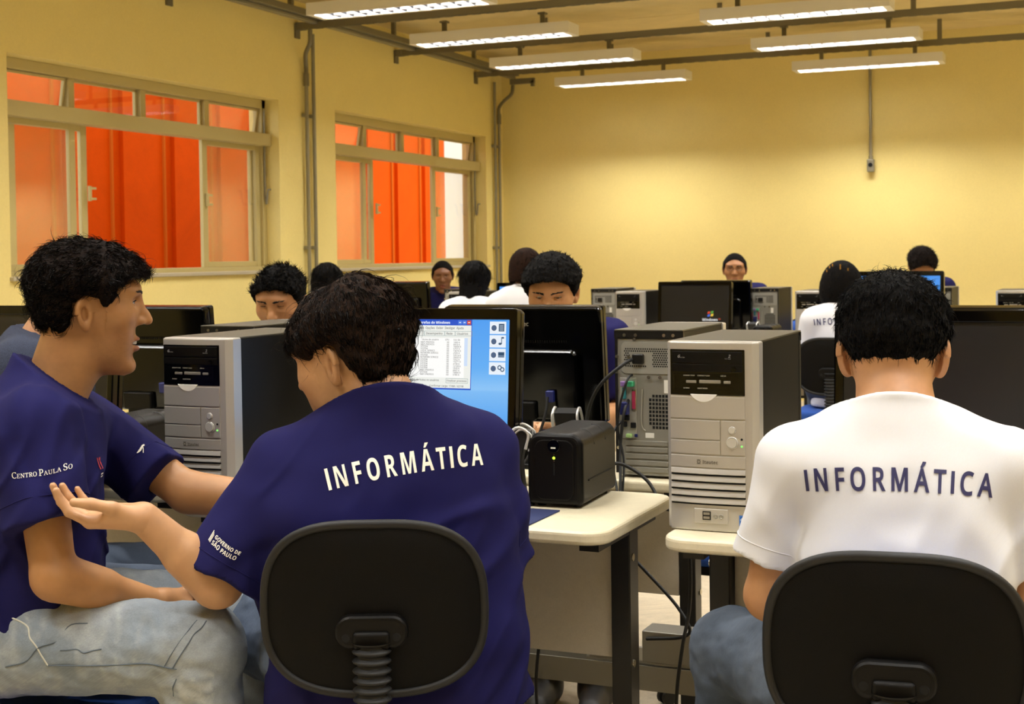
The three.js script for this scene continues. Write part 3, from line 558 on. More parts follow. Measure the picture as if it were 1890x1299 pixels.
{
  let first;
  for (const [x, y, z, a, label] of [[-1.178, TA, -2.73, -1.3, 'slim speaker with chrome edges behind the elbow of the navy shirt'], [-1.26, TA2, -3.24, 3.25, 'slim speaker with chrome edges behind the black power box'], [-2.16, TA2, -3.23, 3.1, 'slim speaker left of the left silver tower'], [-2.02, TB, -8.28, 2.9, 'tiny distant speaker with chrome edges']]) {
    let t; if (!first) { t = first = makeSpeaker(); t.userData.label = label; t.userData.group = 'chrome edged speakers'; } else t = copyThing(first, label);
    t.position.set(x, y, z); t.rotation.y = a;
  }
}
// ---- office chairs: origin on the floor under the column, the sitter looks towards -z
function makeChair() {
  const t = thing('office_chair', 'x', 'chair');
  const bw = 0.36, bh = 0.283, R1 = [0.11, 0.11, 0.10, 0.10];
  const curve = (g, k) => { const p = g.attributes.position; for (let i = 0; i < p.count; i++) { const x = p.getX(i), y = p.getY(i); p.setZ(i, p.getZ(i) - k * x * x + 0.25 * y * y); } g.computeVertexNormals(); return g; };
  const shape = (s) => { const q = new THREE.Shape(), w = bw / 2 * s, h = bh / 2 * s, n = 48; for (let k = 0; k <= n; k++) { const a = k / n * 2 * Math.PI, c = Math.cos(a), d = Math.sin(a), e = 2 / 3.0; const x = Math.sign(c) * Math.abs(c) ** e * w * (1.01 - 0.07 * d * (d > 0 ? 1 : 0.25)), y = Math.sign(d) * Math.abs(d) ** e * h; k ? q.lineTo(x, y) : q.moveTo(x, y); } return q; };
  const dense = (g) => g;
  const back = new THREE.Group(); back.name = 'backrest'; back.position.set(0, 0.697, 0.235); back.rotation.x = 0.06; t.add(back);
  // shell as a grid so that it can bend
  const grid = (s, z0, bulge) => {
    const N = 28, pos = [], idx = [], sh = shape(s).getPoints(1); const ring = sh.slice(0, -1), n = ring.length, L = 10;
    for (let l = 0; l <= L; l++) for (let k = 0; k < n; k++) { const f = l / L, x = ring[k].x * f, y = ring[k].y * f; pos.push(x, y, z0 + bulge * (1 - f ** 6) - 1.1 * x * x); }
    for (let l = 0; l < L; l++) for (let k = 0; k < n; k++) { const a = l * n + k, b = l * n + (k + 1) % n, c = a + n, d = b + n; idx.push(a, c, b, b, c, d); }
    const g = new THREE.BufferGeometry(); g.setAttribute('position', new THREE.Float32BufferAttribute(pos, 3)); g.setIndex(bulge < 0 ? idx.reverse() : idx); g.computeVertexNormals();
    g.setAttribute('uv', new THREE.Float32BufferAttribute(pos.flatMap((v, i) => i % 3 === 0 ? [v, pos[i + 1]] : []), 2)); return g;
  };
  part(back, 'back_shell', grid(0.985, 0.006, 0.010), M.chairShell);
  part(back, 'back_pad', grid(0.985, -0.004, -0.045), M.blueFabric, null, null, 'blue fabric pad');
  const rim = shape(1).getPoints(1).slice(0, -1).map((p) => [p.x, p.y, 0.004 - 1.1 * p.x * p.x]);
  part(back, 'edge_trim', new THREE.TubeGeometry(new THREE.CatmullRomCurve3(rim.map((p) => V(...p)), true), 96, 0.008, 8, true), M.rubber);
  // bracket and bellows-covered spine
  const br = roundRect(0.118, 0.056, 0.026); const bracket = part(back, 'bracket', slab(br, 0.022, 0.008, 3, 8), M.satin, [0, -0.03, 0.012]);
  for (const s of [-1, 1]) part(bracket, 'screw', join([cyl(0.006, 0.004, 14).rotateX(Math.PI / 2), new THREE.TorusGeometry(0.0065, 0.0015, 6, 18)]), M.hole, [s * 0.041, -0.008, 0.021]);
  part(bracket, 'knob', rbox(0.06, 0.03, 0.016, 0.007), M.satin, [0, -0.012, 0.022]);
  const prof = []; for (let k = 0; k <= 120; k++) { const f = k / 120; prof.push(new THREE.Vector2(0.028 + 0.005 * Math.cos(f * 2 * Math.PI * 15) * (1 - 0.2 * f), -f * 0.235)); }
  const bell = new THREE.LatheGeometry(prof, 20); bell.scale(0.98, 1, 0.75);
  part(t, 'spine_bellows', bell, M.rubber, [0, 0.65, 0.262], [0.02, 0, 0]);
  part(t, 'spine_bar', tube([[0, 0.46, 0.265], [0, 0.40, 0.262], [0, 0.375, 0.22], [0, 0.37, 0.05]], 0.017, 24, 8), M.blackSteel);
  // seat
  const seat = slab(roundRect(0.44, 0.41, 0.13), 0.06, 0.024, 5, 12).rotateX(-Math.PI / 2); seat.computeVertexNormals();
  part(t, 'seat', metreUV(seat), M.blueFabric, [0, 0.405, -0.02], null, 'blue fabric seat');
  part(t, 'seat_shell', slab(roundRect(0.43, 0.40, 0.125), 0.03, 0.012, 3, 12).rotateX(-Math.PI / 2), M.chairShell, [0, 0.385, -0.02]);
  part(t, 'mechanism', rbox(0.12, 0.05, 0.2, 0.01, 0, 0.365, 0.03), M.blackSteel);
  part(t, 'lever', tube([[0.05, 0.37, 0], [0.16, 0.365, 0], [0.2, 0.36, 0]], 0.006, 12, 6), M.blackSteel);
  part(t, 'gas_column', new THREE.LatheGeometry([[0.014, 0.36], [0.014, 0.25], [0.025, 0.25], [0.027, 0.08], [0.03, 0.07]].map((p) => new THREE.Vector2(...p)), 18), M.blackSteel);
  for (let k = 0; k < 5; k++) {
    const a = k * 2 * Math.PI / 5 + 0.3, arm = part(t, 'base_arm', tube([[0, 0.09, 0], [0.1, 0.085, 0], [0.25, 0.065, 0]], 0.018, 14, 8), M.chairShell, null, [0, a, 0]);
    part(arm, 'caster', join([cyl(0.022, 0.012, 16).rotateX(Math.PI / 2).translate(0.25, 0.023, 0.012), cyl(0.022, 0.012, 16).rotateX(Math.PI / 2).translate(0.25, 0.023, -0.012), cyl(0.007, 0.04, 8).translate(0.25, 0.05, 0)]), M.rubber);
  }
  return t;
}
let chairProto = null;
function chair(x, z, turn, label) {
  let t; if (!chairProto) { t = chairProto = makeChair(); t.userData.label = label; t.userData.group = 'office chairs'; } else t = copyThing(chairProto, label);
  t.position.set(x, 0, z); t.rotation.y = turn; return t;
}
chair(-1.222, -2.219, 0.42, 'black backed chair of the man in the navy shirt');
chair(-0.327, -2.27, 0.12, 'black backed chair of the man in the white shirt');
chair(-1.89, -2.065, -0.907, 'chair under the man in profile, blue seat at the bottom edge');
chair(-1.03, -3.98, Math.PI + 0.62, 'empty chair with blue seat behind the tower turned backwards');
chair(-1.70, -4.2, Math.PI + 0.24, 'chair of the man bowing behind the monitor back');
chair(-2.55, -3.93, Math.PI + 0.4, 'chair of the boy behind the left silver tower');
chair(-2.24, -2.37, -1.01, 'chair of the person hidden behind the man in profile');
chair(-1.86, -7.12, 0.1, 'distant empty black backed chair before the small logo screen');
chair(-2.74, -7.1, -0.1, 'distant empty black backed chair left of the backward tower');
chair(-1.335, -7.3, 0, 'distant chair of the woman with hair clips');
chair(-1.845, -9.0, Math.PI + 0.1, 'distant empty chair with blue backrest left of the woman with hair clips');
chair(-3.21, -7.50, 0, 'distant chair of the brown-haired person'); chair(-3.64, -7.72, 0, 'distant chair of the woman with long hair');
chair(-2.52, -9.78, Math.PI, 'distant chair of the man with glasses'); chair(-4.82, -9.8, Math.PI, 'distant chair of the boy by the window');
chair(-1.27, -9.85, Math.PI, 'distant chair of the man behind the small blue screen'); chair(-4.52, -7.4, 0, 'distant chair of the person before the conduits');
// ---- keyboards, mouse pad
{
  const makeKb = () => {
    const t = thing('keyboard', 'x', 'keyboard'); part(t, 'tray', rbox(0.44, 0.016, 0.15, 0.006, 0, 0.009, 0), M.satin);
    const keys = []; for (let j = 0; j < 5; j++) for (let k = 0; k < 20; k++) if (j < 4 || k < 3 || k > 8) keys.push(rbox(0.018, 0.008, 0.018, 0.002, -0.2 + k * 0.021, 0.02, -0.045 + j * 0.022, 1));
    const kp = part(t, 'keys', join(keys), M.matteBlack); kp.userData.kind = 'stuff'; return t;
  };
  const a = makeKb(); a.userData.label = 'black keyboard under the dark screen before the white shirt'; a.userData.group = 'keyboards'; a.position.set(-0.2, TA, -2.58);
  const b = copyThing(a, 'black keyboard under the lit desktop screen'); b.position.set(-1.42, TA, -2.59);
  const pad = single('mouse_pad', rbox(0.2, 0.003, 0.18, 0.001, 0, 0.0015, 0, 1), M.mousePad, 'dark blue mouse pad by the elbow of the navy shirt', 'mouse pad'); pad.position.set(-1.16, TA, -2.585);
}
// ---- galvanised cable tray between the rows, with socket boxes
{
  const t = thing('cable_tray', 'long grey steel cable tray under the near tables', 'cable tray');
  part(t, 'tray', join([box(3.6, 0.004, 0.09, 0, 0, 0), box(3.6, 0.055, 0.004, 0, 0.027, 0.045), box(3.6, 0.055, 0.004, 0, 0.027, -0.045)]), M.galv, [-1.4, 0.285, -3.06]);
  for (const x of [-2.9, -1.62, -0.2]) part(t, 'stand', box(0.04, 0.285, 0.04), M.galv, [x, 0.1425, -3.06]);
  let first;
  for (const [x, w, label] of [[-0.945, 0.115, 'grey steel socket box on the tray left of the blue seat'], [-1.10, 0.06, 'narrow grey steel socket box behind the table leg'], [-0.80, 0.09, 'grey steel socket box at the knee of the white shirt']]) {
    let b; if (!first) { b = first = thing('socket_box', label, 'box', 'socket boxes'); part(b, 'cover', rbox(0.115, 0.075, 0.075, 0.003, 0, 0.0375, 0, 1), M.galv); part(b, 'flange', box(0.14, 0.004, 0.08, 0, 0.002, 0), M.galv); part(b, 'clip', join([box(0.02, 0.03, 0.012, 0.06, 0.015, 0.03), box(0.02, 0.03, 0.012, -0.06, 0.02, 0.03)]), M.chrome); } else b = copyThing(first, label);
    b.position.set(x, 0.342, -3.06); b.scale.x = w / 0.115;
  }
}
// ---- cables
const cable = (label, pts, r = 0.004, group = 'black cables') => single('cable', tube(pts, r, 60, 8), M.rubber, label, 'cable', group);
cable('black cable falling from the cream table past the table leg to the floor', [[-1.02, 0.70, -3.0], [-0.95, 0.705, -2.995], [-0.895, 0.69, -2.985], [-0.872, 0.62, -2.965], [-0.868, 0.5, -2.95], [-0.876, 0.42, -2.92], [-0.885, 0.3, -2.9], [-0.87, 0.12, -2.88], [-0.80, 0.02, -2.84], [-0.72, 0.008, -2.8]]);
cable('black cable crossing below the tables to the socket box', [[-1.05, 0.62, -3.0], [-0.98, 0.56, -2.99], [-0.90, 0.49, -2.97], [-0.868, 0.45, -2.95], [-0.90, 0.42, -2.99], [-0.99, 0.40, -3.02]]);
cable('thick black power lead plugged into the backward tower', [[-1.085, TA + 0.273, -3.25], [-1.095, TA + 0.265, -3.20], [-1.15, TA + 0.215, -3.18], [-1.19, TA + 0.15, -3.2], [-1.20, TA + 0.06, -3.2], [-1.19, TA + 0.01, -3.19]], 0.0045);
cable('black cable hanging from the blue plug of the backward tower', [[-1.10, TA + 0.18, -3.25], [-1.10, TA + 0.15, -3.205], [-1.11, TA + 0.06, -3.20], [-1.10, TA - 0.02, -3.17], [-1.09, TA - 0.1, -3.14], [-1.06, 0.4, -3.1]], 0.004);
cable('black cable hanging beside the sockets of the backward tower', [[-1.11, TA + 0.13, -3.25], [-1.125, TA + 0.1, -3.2], [-1.125, TA + 0.02, -3.19], [-1.10, TA - 0.06, -3.15], [-1.09, 0.45, -3.1]], 0.003);
cable('thin black cable from the green plug of the backward tower', [[-1.09, TA + 0.235, -3.25], [-1.093, TA + 0.225, -3.21], [-1.118, TA + 0.12, -3.205], [-1.10, TA + 0.03, -3.195], [-1.095, TA - 0.1, -3.15]], 0.0028);
cable('black cable from the power box over the back edge of the cream table', [[-1.07, TA + 0.05, -2.96], [-1.04, TA + 0.055, -2.99], [-0.98, TA + 0.02, -3.0], [-0.94, TA - 0.03, -2.98]], 0.004);
cable('black cable curling on the floor under the cream table', [[-1.30, 0.36, -3.02], [-1.27, 0.25, -2.95], [-1.28, 0.08, -2.9], [-1.2, 0.012, -2.85], [-1.05, 0.01, -2.82], [-0.98, 0.03, -2.8]], 0.004);
cable('black video cable hanging from the monitor back', [[-1.348, TA2 + 0.18, -3.325], [-1.35, TA2 + 0.14, -3.315], [-1.37, TA2 + 0.07, -3.3], [-1.40, TA2 + 0.006, -3.28]], 0.004);
cable('black cable falling to the floor beside the cream table', [[-1.22, 0.42, -2.95], [-1.225, 0.3, -2.93], [-1.20, 0.15, -2.9], [-1.16, 0.012, -2.86]], 0.004);
// ================================================================== people
// Implicit surfaces: tapered capsules, ellipsoids and lofted sections joined with a smooth minimum, meshed with surface nets.
const smin = (a, b, k) => { const h = Math.max(k - Math.abs(a - b), 0) / k; return Math.min(a, b) - h * h * k * 0.25; };
const smax = (a, b, k) => -smin(-a, -b, k);
function cone(a, b, ra, rb) {
  const [ax, ay, az] = a, dx = b[0] - ax, dy = b[1] - ay, dz = b[2] - az, L2 = dx * dx + dy * dy + dz * dz || 1e-9;
  return (x, y, z) => { const px = x - ax, py = y - ay, pz = z - az; let t = (px * dx + py * dy + pz * dz) / L2; t = t < 0 ? 0 : t > 1 ? 1 : t; const qx = px - dx * t, qy = py - dy * t, qz = pz - dz * t; return Math.sqrt(qx * qx + qy * qy + qz * qz) - (ra + (rb - ra) * t); };
}
function ell(c, r) {
  const [cx, cy, cz] = c, [a, b, d] = r;
  return (x, y, z) => { const px = (x - cx) / a, py = (y - cy) / b, pz = (z - cz) / d, k0 = Math.sqrt(px * px + py * py + pz * pz), k1 = Math.sqrt((px / a) ** 2 + (py / b) ** 2 + (pz / d) ** 2); return k1 < 1e-9 ? -Math.min(a, b, d) : k0 * (k0 - 1) / k1; };
}
function sleeveShape(a, b, ra, rb, wall = 0.005, hollow = 0.5) {       // an open tube of cloth from the shoulder to the cuff
  const [ax, ay, az] = a, dx = b[0] - ax, dy = b[1] - ay, dz = b[2] - az, L = Math.hypot(dx, dy, dz), ux = dx / L, uy = dy / L, uz = dz / L;
  return (x, y, z) => { const px = x - ax, py = y - ay, pz = z - az, s = px * ux + py * uy + pz * uz, t = s / L, qx = px - ux * s, qy = py - uy * s, qz = pz - uz * s, q = Math.sqrt(qx * qx + qy * qy + qz * qz), r = ra + (rb - ra) * clamp(t, 0, 1);
    let d = t < 0 ? Math.sqrt(px * px + py * py + pz * pz) - ra : q - r; d = smax(d, s - L, 0.006); if (t > hollow) d = smax(d, -(q - (r - wall)), 0.004); return d; };
}
function loft(nodes, pw = 2.4) {          // horizontal sections [y, cx, w, zfront, zback]
  const n = 220, y0 = nodes[0][0], y1 = nodes[nodes.length - 1][0], T = [];
  for (let i = 0; i <= n; i++) {
    const y = lerp(y0, y1, i / n); let k = 0; while (k < nodes.length - 2 && nodes[k + 1][0] < y) k++;
    const A = nodes[Math.max(k - 1, 0)], B = nodes[k], C = nodes[k + 1], D = nodes[Math.min(k + 2, nodes.length - 1)], t = (y - B[0]) / (C[0] - B[0]);
    T.push([1, 2, 3, 4].map((j) => { const m0 = (C[j] - A[j]) / (C[0] - A[0] || 1) * (C[0] - B[0]), m1 = (D[j] - B[j]) / (D[0] - B[0] || 1) * (C[0] - B[0]), t2 = t * t, t3 = t2 * t; return (2 * t3 - 3 * t2 + 1) * B[j] + (t3 - 2 * t2 + t) * m0 + (-2 * t3 + 3 * t2) * C[j] + (t3 - t2) * m1; }));
  }
  return (x, y, z) => {
    const g = clamp((y - y0) / (y1 - y0), 0, 1) * n, i = Math.min(Math.floor(g), n - 1), f = g - i, a = T[i], b = T[i + 1];
    const cx = a[0] + (b[0] - a[0]) * f, w = a[1] + (b[1] - a[1]) * f, zf = a[2] + (b[2] - a[2]) * f, zb = a[3] + (b[3] - a[3]) * f, cz = (zf + zb) / 2, d = (zf - zb) / 2;
    const e = Math.pow(Math.pow(Math.abs(x - cx) / w, pw) + Math.pow(Math.abs(z - cz) / d, pw), 1 / pw), s = (e - 1) * Math.min(w, d), v = Math.max(y0 - y, y - y1);
    return v > 0 ? (s > 0 ? Math.hypot(s, v) : v) : Math.max(s, v);
  };
}
const union = (list, k) => (x, y, z) => { let d = list[0](x, y, z); for (let i = 1; i < list.length; i++) d = smin(d, list[i](x, y, z), k); return d; };
const quat = (rx, ry, rz) => new THREE.Quaternion().setFromEuler(new THREE.Euler(rx, ry, rz, 'YXZ'));
function placed(f, pos, q, s = 1) {          // evaluates f in the frame of a moved and turned part
  const m = new THREE.Matrix4().makeRotationFromQuaternion(q.clone().invert()).elements, [a, b, c] = pos;
  return (x, y, z) => { const px = (x - a) / s, py = (y - b) / s, pz = (z - c) / s; return s * f(m[0] * px + m[4] * py + m[8] * pz, m[1] * px + m[5] * py + m[9] * pz, m[2] * px + m[6] * py + m[10] * pz); };
}
function nets(f, lo, hi, h, color) {
  const nx = Math.ceil((hi[0] - lo[0]) / h) + 1, ny = Math.ceil((hi[1] - lo[1]) / h) + 1, nz = Math.ceil((hi[2] - lo[2]) / h) + 1, v = new Float32Array(nx * ny * nz).fill(1), B = 6, R = B * h * 0.87 * 1.5;
  for (let k = 0; k < nz; k += B) for (let j = 0; j < ny; j += B) for (let i = 0; i < nx; i += B) {
    const c = f(lo[0] + (i + B / 2) * h, lo[1] + (j + B / 2) * h, lo[2] + (k + B / 2) * h), skip = Math.abs(c) > R;
    for (let kk = k; kk < Math.min(k + B, nz); kk++) for (let jj = j; jj < Math.min(j + B, ny); jj++) for (let ii = i; ii < Math.min(i + B, nx); ii++) v[(kk * ny + jj) * nx + ii] = skip ? c : f(lo[0] + ii * h, lo[1] + jj * h, lo[2] + kk * h);
  }
  const id = new Int32Array(nx * ny * nz).fill(-1), pos = [], idx = [];
  const ed = [[0, 1], [0, 2], [0, 4], [1, 3], [1, 5], [2, 3], [2, 6], [3, 7], [4, 5], [4, 6], [5, 7], [6, 7]], off = []; for (let c = 0; c < 8; c++) off.push((((c >> 2) & 1) * ny + ((c >> 1) & 1)) * nx + (c & 1));
  for (let k = 0; k < nz - 1; k++) for (let j = 0; j < ny - 1; j++) for (let i = 0; i < nx - 1; i++) {
    const b = (k * ny + j) * nx + i; let neg = 0; for (let c = 0; c < 8; c++) if (v[b + off[c]] < 0) neg++;
    if (!neg || neg === 8) continue;
    let sx = 0, sy = 0, sz = 0, n = 0;
    for (const [p, q] of ed) { const a = v[b + off[p]], d = v[b + off[q]]; if ((a < 0) === (d < 0)) continue; const t = a / (a - d); sx += (p & 1) + t * ((q & 1) - (p & 1)); sy += ((p >> 1) & 1) + t * (((q >> 1) & 1) - ((p >> 1) & 1)); sz += ((p >> 2) & 1) + t * (((q >> 2) & 1) - ((p >> 2) & 1)); n++; }
    id[b] = pos.length / 3; pos.push(lo[0] + (i + sx / n) * h, lo[1] + (j + sy / n) * h, lo[2] + (k + sz / n) * h);
  }
  const X = 1, Y = nx, Z = nx * ny;
  const quad = (a, b, c, d, flip) => { if (a < 0 || b < 0 || c < 0 || d < 0) return; flip ? idx.push(a, c, b, b, c, d) : idx.push(a, b, c, b, d, c); };
  for (let k = 1; k < nz - 1; k++) for (let j = 1; j < ny - 1; j++) for (let i = 1; i < nx - 1; i++) {
    const b = (k * ny + j) * nx + i, s = v[b] < 0;
    if (s !== (v[b + X] < 0)) quad(id[b - Y - Z], id[b - Z], id[b - Y], id[b], !s);
    if (s !== (v[b + Y] < 0)) quad(id[b - X - Z], id[b - X], id[b - Z], id[b], !s);
    if (s !== (v[b + Z] < 0)) quad(id[b - X - Y], id[b - Y], id[b - X], id[b], !s);
  }
  const P = new Float32Array(pos), N = new Float32Array(pos.length), C = color ? new Float32Array(pos.length) : null, e = h * 0.6;
  for (let i = 0; i < P.length; i += 3) {
    let x = P[i], y = P[i + 1], z = P[i + 2];
    let gx = f(x + e, y, z) - f(x - e, y, z), gy = f(x, y + e, z) - f(x, y - e, z), gz = f(x, y, z + e) - f(x, y, z - e); const l = Math.hypot(gx, gy, gz) || 1; gx /= l; gy /= l; gz /= l;
    N[i] = gx; N[i + 1] = gy; N[i + 2] = gz;
    if (C) { const c = color(x, y, z, gx, gy, gz); C[i] = c[0]; C[i + 1] = c[1]; C[i + 2] = c[2]; }
  }
  const g = new THREE.BufferGeometry(); g.setAttribute('position', new THREE.BufferAttribute(P, 3)); g.setAttribute('normal', new THREE.BufferAttribute(N, 3)); if (C) g.setAttribute('color', new THREE.BufferAttribute(C, 3)); g.setIndex(idx); const uv = new Float32Array(P.length / 3 * 2); for (let i = 0, j = 0; i < P.length; i += 3, j += 2) { uv[j] = P[i] * 0.8 + P[i + 2] * 0.62; uv[j + 1] = P[i + 1] * 0.85 - P[i + 2] * 0.45 + P[i] * 0.25; } g.setAttribute('uv', new THREE.BufferAttribute(uv, 2)); return g;
}
const moveGeo = (g, pos, q, s = 1) => g.applyMatrix4(new THREE.Matrix4().compose(V(...pos), q, V(s, s, s)));
function boundsOf(pts, m) { const lo = [1e9, 1e9, 1e9], hi = [-1e9, -1e9, -1e9]; for (const p of pts) for (let k = 0; k < 3; k++) { lo[k] = Math.min(lo[k], p[k] - m); hi[k] = Math.max(hi[k], p[k] + m); } return [lo, hi]; }

// ---- head: y up from the chin, z forward from the ears, x to the person's left
function headShape(o = {}) {
  const open = o.eyes ?? 0.0045, mouth = o.mouth ?? 0.0012, fat = o.fat ?? 0;
  const skull = ell([0, 0.150, -0.003], [0.0765, 0.087, 0.0985]);
  const F = 1 + fat;
  const face = loft([[-0.004, 0, 0.018 * F, 0.072, 0.035], [0.004, 0, 0.029 * F, 0.082, 0.018], [0.015, 0, 0.038 * F, 0.0865, 0.002], [0.03, 0, 0.047 * F, 0.0855, -0.008], [0.05, 0, 0.055 * F, 0.0875, -0.012], [0.075, 0, 0.061 * F, 0.0900, -0.014], [0.10, 0, 0.0645 * F, 0.0855, -0.018], [0.125, 0, 0.067, 0.0845, -0.03], [0.15, 0, 0.069, 0.083, -0.05], [0.172, 0, 0.07, 0.088, -0.06]], 2.25);
  const nose = union([cone([0, 0.153, 0.0835], [0, 0.119, 0.1055], 0.0092, 0.0088), cone([0, 0.119, 0.1055], [0, 0.1085, 0.1125], 0.0080, 0.0098), ell([0.0118, 0.1055, 0.098], [0.0070, 0.0068, 0.0095]), ell([-0.0118, 0.1055, 0.098], [0.0070, 0.0068, 0.0095])], 0.010);
  const nost = [ell([0.006, 0.0965, 0.106], [0.0035, 0.0035, 0.0055]), ell([-0.006, 0.0965, 0.106], [0.0035, 0.0035, 0.0055])];
  const brow = [ell([0.027, 0.1615, 0.0795], [0.024, 0.008, 0.013]), ell([-0.027, 0.1615, 0.0795], [0.024, 0.008, 0.013])];
  const cheek = [ell([0.044, 0.112, 0.055], [0.022, 0.018, 0.022]), ell([-0.044, 0.112, 0.055], [0.022, 0.018, 0.022])];
  const lipU = ell([0, 0.0675 + mouth * 0.5, 0.0905], [0.0235, 0.0050, 0.0085]), lipL = ell([0, 0.0535 - mouth * 0.7, 0.0895], [0.0205, 0.0065, 0.010]), slit = ell([0, 0.0610, 0.097], [mouth > 0.003 ? 0.031 : 0.0235, Math.max(mouth, 0.001), 0.022]);
  const sock = [ell([0.031, 0.1455, 0.094], [0.0185, 0.0105, 0.0155]), ell([-0.031, 0.1455, 0.094], [0.0185, 0.0105, 0.0155])];
  const chin = ell([0, 0.014, 0.0785], [0.02, 0.014, 0.014]);
  const ear = (s) => {
    const ca = Math.cos(0.5), sa = Math.sin(0.5), ct = Math.cos(0.16), st = Math.sin(0.16);
    return (x, y, z) => {
      let px = s * x - 0.0775, py = y - 0.118, pz = z + 0.012;
      if (px * px + py * py + pz * pz > 0.006) return Math.sqrt(px * px + py * py + pz * pz) - 0.04;
      const n = px * ca + pz * sa, f = -px * sa + pz * ca, u = py * ct - f * st, w = py * st + f * ct;      // n outwards, u up, w forwards
      const q = (Math.hypot(u / 0.0305, w / (u > 0 ? 0.0185 : 0.0145)) - 1) * 0.0175, rim = Math.hypot(q + 0.0035, n - 0.004) - 0.0042;
      let plate = Math.max(q, Math.abs(n) - 0.0045); plate = smax(plate, -(Math.hypot((u + 0.001) / 0.019, (w - 0.002) / 0.0105, (n - 0.008) / 0.0115) - 1) * 0.0095, 0.002);
      const anti = Math.hypot((Math.hypot(u / 0.019, (w + 0.001) / 0.0105) - 1) * 0.011, n - 0.0035) - 0.0025, lobe = Math.hypot((u + 0.026) / 1.2, w - 0.002, n * 1.5) - 0.008;
      return smin(smin(smin(plate, rim, 0.003), anti, 0.004), lobe, 0.006);
    };
  };
  const eL = ear(1), eR = ear(-1), lids = [0.031, -0.031];
  const noEar = (x, y, z) => {
    let d = smin(skull(x, y, z), face(x, y, z), 0.028);
    if (z > 0.03) {
      d = smin(d, Math.min(cheek[0](x, y, z), cheek[1](x, y, z)), 0.03); d = smin(d, Math.min(brow[0](x, y, z), brow[1](x, y, z)), 0.014);
      d = smax(d, -Math.min(sock[0](x, y, z), sock[1](x, y, z)), 0.011); d = smin(d, chin(x, y, z), 0.016); d = smin(d, nose(x, y, z), 0.014);
      d = smax(d, -Math.min(nost[0](x, y, z), nost[1](x, y, z)), 0.003); d = smin(d, Math.min(lipU(x, y, z), lipL(x, y, z)), 0.007); d = smax(d, -slit(x, y, z), 0.0025);
      for (const ex of lids) { const qx = x - ex, qy = y - 0.1445, qz = z - 0.0725, r = Math.sqrt(qx * qx + qy * qy + qz * qz); if (r < 0.03) { let l = r - 0.0142; const gap = Math.abs(qy + 0.0005) - open * (1 - (qx / 0.0135) ** 2); l = smax(l, -Math.max(gap, 0.004 - qz), 0.0015); d = smin(smax(d, -Math.max(gap - 0.001, r - 0.0155), 0.002), l, 0.003); } }
    }
    return d;
  };
  return { skin: (x, y, z) => smin(noEar(x, y, z), Math.min(eL(x, y, z), eR(x, y, z)), 0.006), bare: noEar, slit, mouth };
}
function polySD(poly) {                      // signed distance to a polygon in the side view (z, y); negative inside
  return (a, b) => { let d = 1e9, s = 1; for (let i = 0, n = poly.length, j = n - 1; i < n; j = i++) { const ex = poly[j][0] - poly[i][0], ey = poly[j][1] - poly[i][1], wx = a - poly[i][0], wy = b - poly[i][1], t = clamp((wx * ex + wy * ey) / (ex * ex + ey * ey), 0, 1), bx = wx - ex * t, by = wy - ey * t; d = Math.min(d, bx * bx + by * by); const c1 = b >= poly[i][1], c2 = b < poly[j][1], c3 = ex * wy > ey * wx; if ((c1 && c2 && c3) || (!c1 && !c2 && !c3)) s = -s; } return s * Math.sqrt(d); };
}
// a tuft of tapering locks grown from the surface of a hair mesh
function locks(geo, n, o) {
  const p = geo.attributes.position, nn = geo.attributes.normal, S = o.seg ?? 4, pos = [], nor = [], col = [], idx = []; let made = 0, tries = 0;
  while (made < n && tries++ < n * 12) {
    const i = Math.floor(rnd() * p.count), x = p.getX(i), y = p.getY(i), z = p.getZ(i); if (o.where && !o.where(x, y, z)) continue; made++;
    const N = V(nn.getX(i), nn.getY(i), nn.getZ(i)), flow = V(...o.flow(x, y, z)); flow.addScaledVector(N, -flow.dot(N)); if (flow.lengthSq() < 1e-6) flow.set(rr(-1, 1), rr(-1, 1), rr(-1, 1)); flow.normalize();
    let d = N.clone().multiplyScalar(o.lift * rr(0.4, 1.5)).addScaledVector(flow, 1).add(V(rr(-1, 1), rr(-1, 1), rr(-1, 1)).multiplyScalar(o.mess)).normalize();
    const side = d.clone().cross(N).normalize(), L = o.len * rr(0.55, 1.4), r0 = o.r * rr(0.6, 1.3), curl = o.curl * rr(-1, 1), c = o.color(rnd(), x, y, z), b0 = pos.length / 3; let q = V(x, y, z).addScaledVector(N, -r0 * 1.5);
    for (let s = 0; s <= S; s++) {
      const t = s / S, r = r0 * (1 - t * 0.92), a = side.clone(), b = side.clone().cross(d).normalize();
      for (let k = 0; k < 3; k++) { const an = k * 2.094, v = a.clone().multiplyScalar(Math.cos(an)).addScaledVector(b, Math.sin(an)); pos.push(q.x + v.x * r, q.y + v.y * r, q.z + v.z * r); nor.push(v.x, v.y, v.z); col.push(...c); }
      q = q.clone().addScaledVector(d, L / S); d.addScaledVector(N, -(o.droop ?? 0.35) / S * 2).addScaledVector(side, curl / S).normalize(); if (o.fall) { d.y -= o.fall / S; d.normalize(); }
    }
    for (let s = 0; s < S; s++) for (let k = 0; k < 3; k++) { const a = b0 + s * 3 + k, b = b0 + s * 3 + (k + 1) % 3; idx.push(a, b, a + 3, b, b + 3, a + 3); }
  }
  const g = new THREE.BufferGeometry(); g.setAttribute('position', new THREE.Float32BufferAttribute(pos, 3)); g.setAttribute('normal', new THREE.Float32BufferAttribute(nor, 3)); g.setAttribute('color', new THREE.Float32BufferAttribute(col, 3)); g.setIndex(idx);
  g.setAttribute('uv', new THREE.Float32BufferAttribute(new Float32Array(pos.length / 3 * 2), 2)); return g;
}
